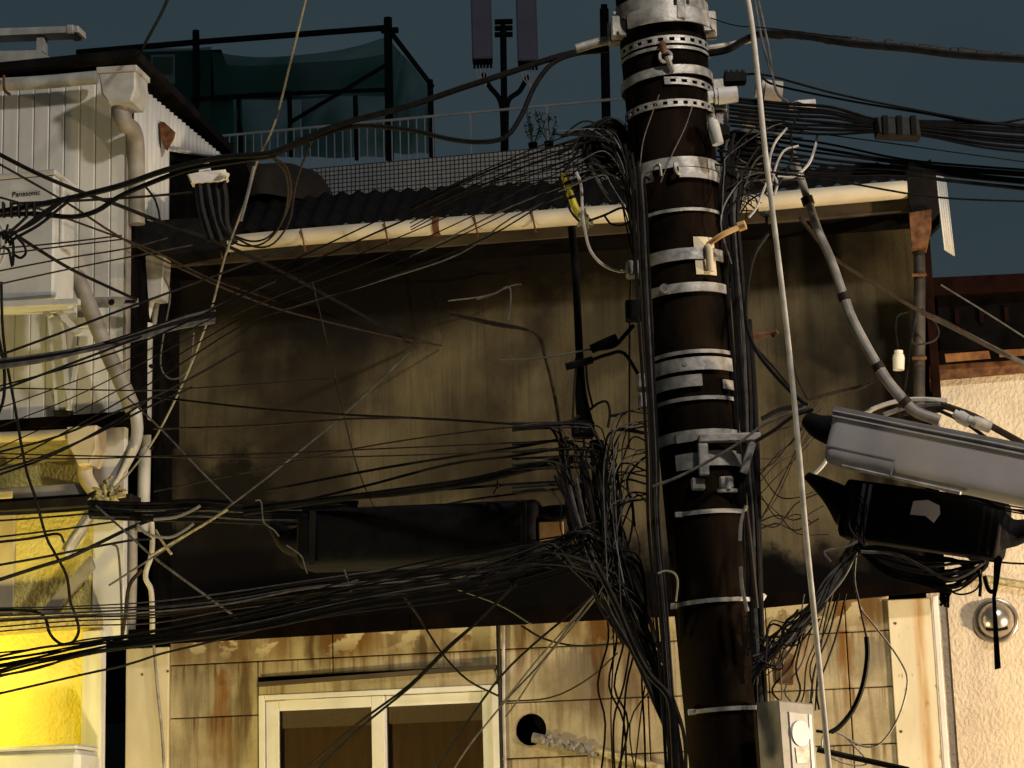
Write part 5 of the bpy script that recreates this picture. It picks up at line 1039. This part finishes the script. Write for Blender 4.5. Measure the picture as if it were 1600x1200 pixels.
for x, y, dx, dy in ((1262, 314, 2, 6), (1319, 464, 2, 6), (1372, 573, 3, 5), (1414, 628, 4, 4)): MB().tube([px(x-dx, y-dy, 9.75-.35*(y-235)/420)-b0, px(x+dx, y+dy, 9.75-.35*(y-235)/420)-b0], pm(10.5, 9.5), 10, True, False).build('collar', MT['brownwire'], GC, True)
for lab, P, r, m in (('white wire looping over the right-hand sky wires', [(1278, 208), (1272, 235), (1262, 258), (1240, 276), (1215, 276)], 2.4, 'palewire'), ('white wire curl left of the sky loop', [(1230, 200), (1210, 225), (1202, 260), (1214, 285), (1210, 305)], 2.2, 'palewire'), ('second white wire curl by the riser', [(1248, 228), (1225, 236), (1212, 262), (1206, 290)], 2.0, 'palewire'), ('pale wire curl falling toward the gutter right of the pole', [(1198, 285), (1190, 305), (1182, 325), (1170, 340)], 2.0, 'palewire'), ('black curl hanging from the barrel insulator', [(1248, 178), (1236, 205), (1238, 240), (1230, 265), (1215, 290)], 2.0, 'black')): W('wire_loop', lab, P, r, m, 9.45, cat='wire loop')
W('overhead_cable', 'dark cable from the guard tube past the right downpipe to the right edge', [(1250, 340), (1300, 400), (1360, 440), (1430, 482), (1475, 502), (1540, 538), (1640, 590)], 3.2, 'brownwire', 9.8, 10.6)
W('overhead_cable', 'grey cable section right of the downpipe over the rusty coping', [(1440, 488), (1490, 512), (1560, 548), (1640, 588)], 4.2, 'greywire', 10.45, 10.5)
W('overhead_cable', 'thin wire crossing the dark shed to the right edge', [(1470, 445), (1540, 488), (1640, 552)], 1.4, 'greywire', 11.0)
W('wire_loop', 'bent wire loop beside the downpipe clip', [(1440, 482), (1462, 505), (1466, 525), (1450, 536), (1425, 534), (1432, 490)], 1.7, 'brownwire', 11.9, cat='wire loop')
W('service_wire', 'thin dark tie hanging by the porcelain insulator', [(1404, 548), (1400, 520), (1402, 495), (1418, 488)], 1.5, 'black', 12.0)
W('service_wire', 'black tie from the downpipe clip to the guard tube', [(1430, 488), (1422, 540), (1416, 590), (1410, 630)], 2.0, 'black', 10.5, 9.5)
for lab, P, r, m in (('pale sheathed cable arching behind the grey closure', [(1350, 645), (1390, 630), (1430, 624), (1480, 626)], 4.0, 'palewire'), ('grey sheathed cable behind the grey closure', [(1380, 648), (1420, 636), (1470, 632)], 4.0, 'greywire'), ('dark wire on top of the grey closure', [(1410, 648), (1450, 640), (1490, 636)], 3.0, 'black'), ('olive cable draped over the stucco wall down to the right edge', [(1470, 632), (1520, 650), (1560, 672), (1640, 716)], 5.5, 'brownwire'), ('thin cable beside the draped olive cable', [(1465, 640), (1510, 662), (1550, 690), (1580, 700)], 3.0, 'black'), ('black cable from the tangle into the boot of the grey closure', [(1190, 655), (1220, 640), (1255, 634)], 4.0, 'black'), ('dark ragged cable rising behind the white riser', [(1265, 625), (1310, 612), (1345, 605), (1372, 588)], 3.4, 'brownwire'), ('brown wire from the upper left into the grey closure boot', [(1178, 540), (1215, 580), (1245, 618), (1262, 634)], 2.4, 'brownwire'), ('thin wire hanging beside the white riser', [(1222, 470), (1234, 540), (1246, 590), (1262, 625)], 1.4, 'brownwire'), ('white stick between the two closures', [(1300, 705), (1285, 728), (1268, 745)], 3.4, 'palewire')): W('service_wire', lab, P, r, m, 9.6)
# wires under the grey closure
for i in range(5): W('service_wire', 'fine wire between the grey and black closures', jit([(1480, 768), (1530, 778), (1570, 790), (1640, 800)], 0, i*2.5, 3), 1.3, 'black', 9.1, 9.0, 'fine wires between the closures')
# slack loops under the black closure
random.seed(71)
for i in range(16):
    y = 858+i*2.6; W('wire_loop', 'slack black loop under the black closure', jit([(1338, 852), (1380, y), (1440, y+16), (1490, y+22+random.uniform(-8, 8)), (1530, 890+random.uniform(-14, 12)), (1540, 872), (1515, 866+random.uniform(-8, 8))], 0, 0, 4), random.choice([1.8, 2.4, 3.0]), random.choice(['black', 'black', 'rubber', 'greywire']), 9.35, 9.3, 'slack loops under the black closure', cat='wire loop')
for lab, P, r, m in (('grey cable sweeping along the slack loops', [(1345, 862), (1400, 866), (1440, 885), (1480, 905), (1510, 898), (1535, 880)], 2.6, 'greywire'), ('thin loop drooping lowest under the black closure', [(1472, 908), (1490, 926), (1510, 928), (1528, 918), (1534, 895)], 1.6, 'black'), ('pale wire hook at the left of the slack loops', [(1340, 846), (1318, 856), (1288, 862), (1298, 878)], 2.0, 'greywire'), ('thin wire from the strap to the right edge', [(1545, 876), (1580, 880), (1640, 882)], 1.6, 'black')): W('service_wire', lab, P, r, m, 9.25)
o = MB().prism([px(1554, 862, 9.2), px(1566, 872, 9.2), px(1561, 910, 9.2), px(1556, 935, 9.2), px(1564, 1044, 9.2), px(1555, 1046, 9.2), px(1551, 935, 9.2), px(1553, 905, 9.2)], (0, .012, 0)).build('hanging_strap', MT['rubber']); tag(o, 'flat black strap hanging in front of the dome vent', 'strap')
for lab, P, r in (('black stub wire left of the hanging strap', [(1530, 890), (1532, 912), (1531, 932)], 2.6), ('black tab wire beside the hanging strap', [(1538, 900), (1545, 922), (1556, 925)], 3.6)): W('service_wire', lab, P, r, 'black', 9.22)
b = MB()
for i in range(9): b.tube([px(1465+i*2, 908+i, 9.4), px(1470+i*2, 925, 9.4), px(1476+random.uniform(-8, 6), 945+random.uniform(-8, 6), 9.4)], .006, 5)
tag(b.build('frayed_tape', MT['rubber']), 'frayed black tape end at the corner below the slack loops', 'tape', kind='stuff')
# sheaf from the slack loops down to the pole
random.seed(81)
for i in range(26):
    t = random.random(); P = [(1336+random.uniform(-8, 6), 858+random.uniform(-8, 8)), (1312-t*20, 900), (1285-t*30, 945+t*10), (1250-t*30, 985+t*14), (1212-t*20, 1010+t*26), (1180, 1030+t*40)]
    W('service_wire', 'wire in the sheaf from the slack loops down to the pole', jit(P, 0, 0, 6), random.choice([1.3, 1.8, 2.4]), random.choice(['black', 'black', 'greywire', 'brownwire']), 9.35, 9.45, 'sheaf to the right of the pole')
for i in range(8):
    x = 1220+i*9; W('service_wire', 'loose wire falling to the meter box', jit([(x+40, 930), (x+22, 990), (x+4, 1040), (x-6+random.uniform(-16, 16), 1080), (x-4, 1105)], 0, 0, 4), random.choice([1.2, 1.7]), random.choice(['black', 'brownwire', 'greywire']), 9.5, 9.4, 'loose wires over the meter box')
for lab, P, r, m in (('black cable hanging in an arc over the right panels', [(1354, 995), (1355, 1030), (1347, 1075), (1332, 1110), (1312, 1135), (1298, 1144)], 4.0, 'black'), ('thin wire from the slack loops to the hanging arc', [(1338, 862), (1335, 905), (1343, 945), (1354, 995)], 1.9, 'greywire'), ('pale thin wire bowing out over the cream corner and back', [(1342, 948), (1380, 995), (1408, 1035), (1418, 1065), (1408, 1110), (1390, 1145), (1370, 1165), (1345, 1165), (1310, 1145), (1290, 1144)], 1.6, 'palewire'), ('thin wire curling right of the meter box', [(1290, 1144), (1284, 1160), (1292, 1180), (1330, 1195), (1355, 1190), (1320, 1150)], 1.4, 'palewire'), ('dark tapered pipe slanting over the bottom right panels', [(1277, 1171), (1330, 1183), (1420, 1203)], 4.6, 'black'), ('long thin wire left of the white riser', [(1316, 880), (1300, 930), (1286, 990), (1278, 1050), (1274, 1110)], 1.6, 'brownwire'), ('thin black stub at the right of the meter box', [(1275, 1142), (1290, 1144), (1300, 1143)], 2.4, 'black')): W('service_wire', lab, P, r, m, 9.6)

# ---------------------------------------------------------------- tangles nobody could count
def arcs(name, label, n, fn, Y, rr, m, seed):          # n wires, each drawn by fn() as a photo-space path
    random.seed(seed); b = MB(); U_ = random.uniform
    for i in range(n):
        Yd = Y+U_(-.13, .13); b.tube([px(x, y, Yd+U_(-.03, .03)) for x, y in fn(U_)], pm(U_(*rr), Y), 5, True, True, 6)
    return tag(b.build(name, MT[m], None, True), label, 'wire tangle', kind='stuff')
def left_in(U_):
    y = random.choice([663, 668, 690, 702, 713, 722, 730, 757, 764]); x = U_(872, 948); return [(800, y+(850-800)*.09), (x-24, y), (x, y+U_(12, 30)), (x+U_(-4, 22), y+U_(60, 100)), (U_(915, 985), U_(885, 945)), (U_(950, 1015), U_(960, 1010))]
def right_in(U_):
    y = U_(640, 800); x = U_(945, 985); return [(1012, y+U_(-14, 14)), (x+12, y), (x-4, y+U_(18, 40)), (x+U_(-22, 10), y+U_(70, 120)), (U_(935, 1000), U_(890, 960))]
def loop_in(U_):
    x, y, r = U_(905, 975), U_(690, 850), U_(10, 26); a0 = U_(0, 6.28); sp = U_(2.4, 5.0); return [(x+r*math.cos(a0+sp*t)*(.7+.5*t), y+r*1.5*math.sin(a0+sp*t)+t*30) for t in (0, .25, .5, .75, 1)]
arcs('wire_tangle', 'black wires bending down into the tangle left of the pole', 24, left_in, 9.68, (1.0, 2.6), 'black', 101)
arcs('wire_tangle', 'black wires coming off the pole into the tangle', 15, right_in, 9.6, (.9, 2.4), 'black', 102)
arcs('wire_tangle', 'small wire loops within the tangle left of the pole', 26, loop_in, 9.66, (.8, 1.8), 'black', 103)
arcs('wire_tangle', 'grey wires glinting within the tangle left of the pole', 9, right_in, 9.55, (.7, 1.4), 'greywire', 104)
arcs('wire_tangle', 'brown wires bending down into the tangle left of the pole', 12, left_in, 9.74, (.8, 1.7), 'brownwire', 105)
def low_in(U_):
    y = U_(800, 890); return [(U_(700, 800), U_(868, 915)), (U_(820, 870), U_(848, 890)), (U_(900, 930), y+U_(0, 25)), (U_(935, 975), y+U_(20, 60)), (U_(970, 1010), y+U_(60, 110)), (U_(1005, 1045), U_(1000, 1060))]
arcs('wire_tangle', 'black wires sweeping under the big closure end to the pole', 20, low_in, 9.62, (1.0, 2.8), 'black', 106)
def head_r(U_):
    y = U_(185, 290); return [(U_(1215, 1262), y), (U_(1165, 1200), y+U_(-8, 24)), (U_(1136, 1165), y+U_(30, 60)), (U_(1122, 1142), y+U_(70, 110)), (U_(1126, 1146), y+U_(130, 190))]
arcs('wire_tangle', 'black wires curving from the sky bundles down the pole head, right', 24, head_r, 9.62, (.8, 2.0), 'black', 107)
arcs('wire_tangle', 'grey wires curving down the pole head, right', 7, head_r, 9.55, (.8, 1.5), 'greywire', 108)
def head_r2(U_):
    x, y = U_(1120, 1150), U_(290, 340); return [(x, y), (x+U_(8, 22), y-U_(4, 26)), (x+U_(24, 46), y-U_(-6, 20)), (x+U_(34, 66), y+U_(-10, 20))]
arcs('wire_tangle', 'brown wire ends curled over the gutter right of the pole', 12, head_r2, 9.6, (.8, 1.6), 'brownwire', 109)
def head_l(U_):
    y = U_(200, 290); return [(U_(868, 905), y+U_(-10, 20)), (U_(915, 945), y-U_(0, 22)), (U_(955, 978), y+U_(0, 30)), (U_(978, 990), y+U_(50, 90)), (U_(988, 1000), y+U_(110, 170))]
arcs('wire_tangle', 'black wires curving over the left coil and down the pole', 22, head_l, 9.62, (.8, 1.9), 'black', 110)
arcs('wire_tangle', 'grey wires curving over the left coil', 8, head_l, 9.58, (.7, 1.3), 'greywire', 111)
def foot_r(U_):
    y = U_(940, 985); return [(U_(1245, 1285), y), (U_(1222, 1245), y+U_(15, 40)), (U_(1200, 1222), y+U_(25, 70)), (U_(1182, 1196), y+U_(30, 110))]
arcs('wire_tangle', 'black wires drawn in to the pole from the right sheaf', 22, foot_r, 9.45, (.8, 2.0), 'black', 112)
def clos(U_):
    y = U_(640, 840); y2 = random.choice([U_(628, 655), U_(742, 800), U_(800, 850)]); return [(1188, y), (1215, y*.65+y2*.35+U_(-6, 26)), (1245, y*.35+y2*.65+U_(-6, 22)), (U_(1266, 1300), y2)]
arcs('wire_tangle', 'thin wires strung between the pole and the two closures', 14, clos, 9.72, (.7, 1.5), 'brownwire', 113)
def end_b(U_):
    y = U_(762, 800); return [(U_(1322, 1345), y), (U_(1326, 1356), y+25), (U_(1330, 1352), U_(838, 862))]
arcs('wire_tangle', 'black wire ends at the left end of the black closure', 12, end_b, 9.38, (.9, 1.8), 'black', 114)
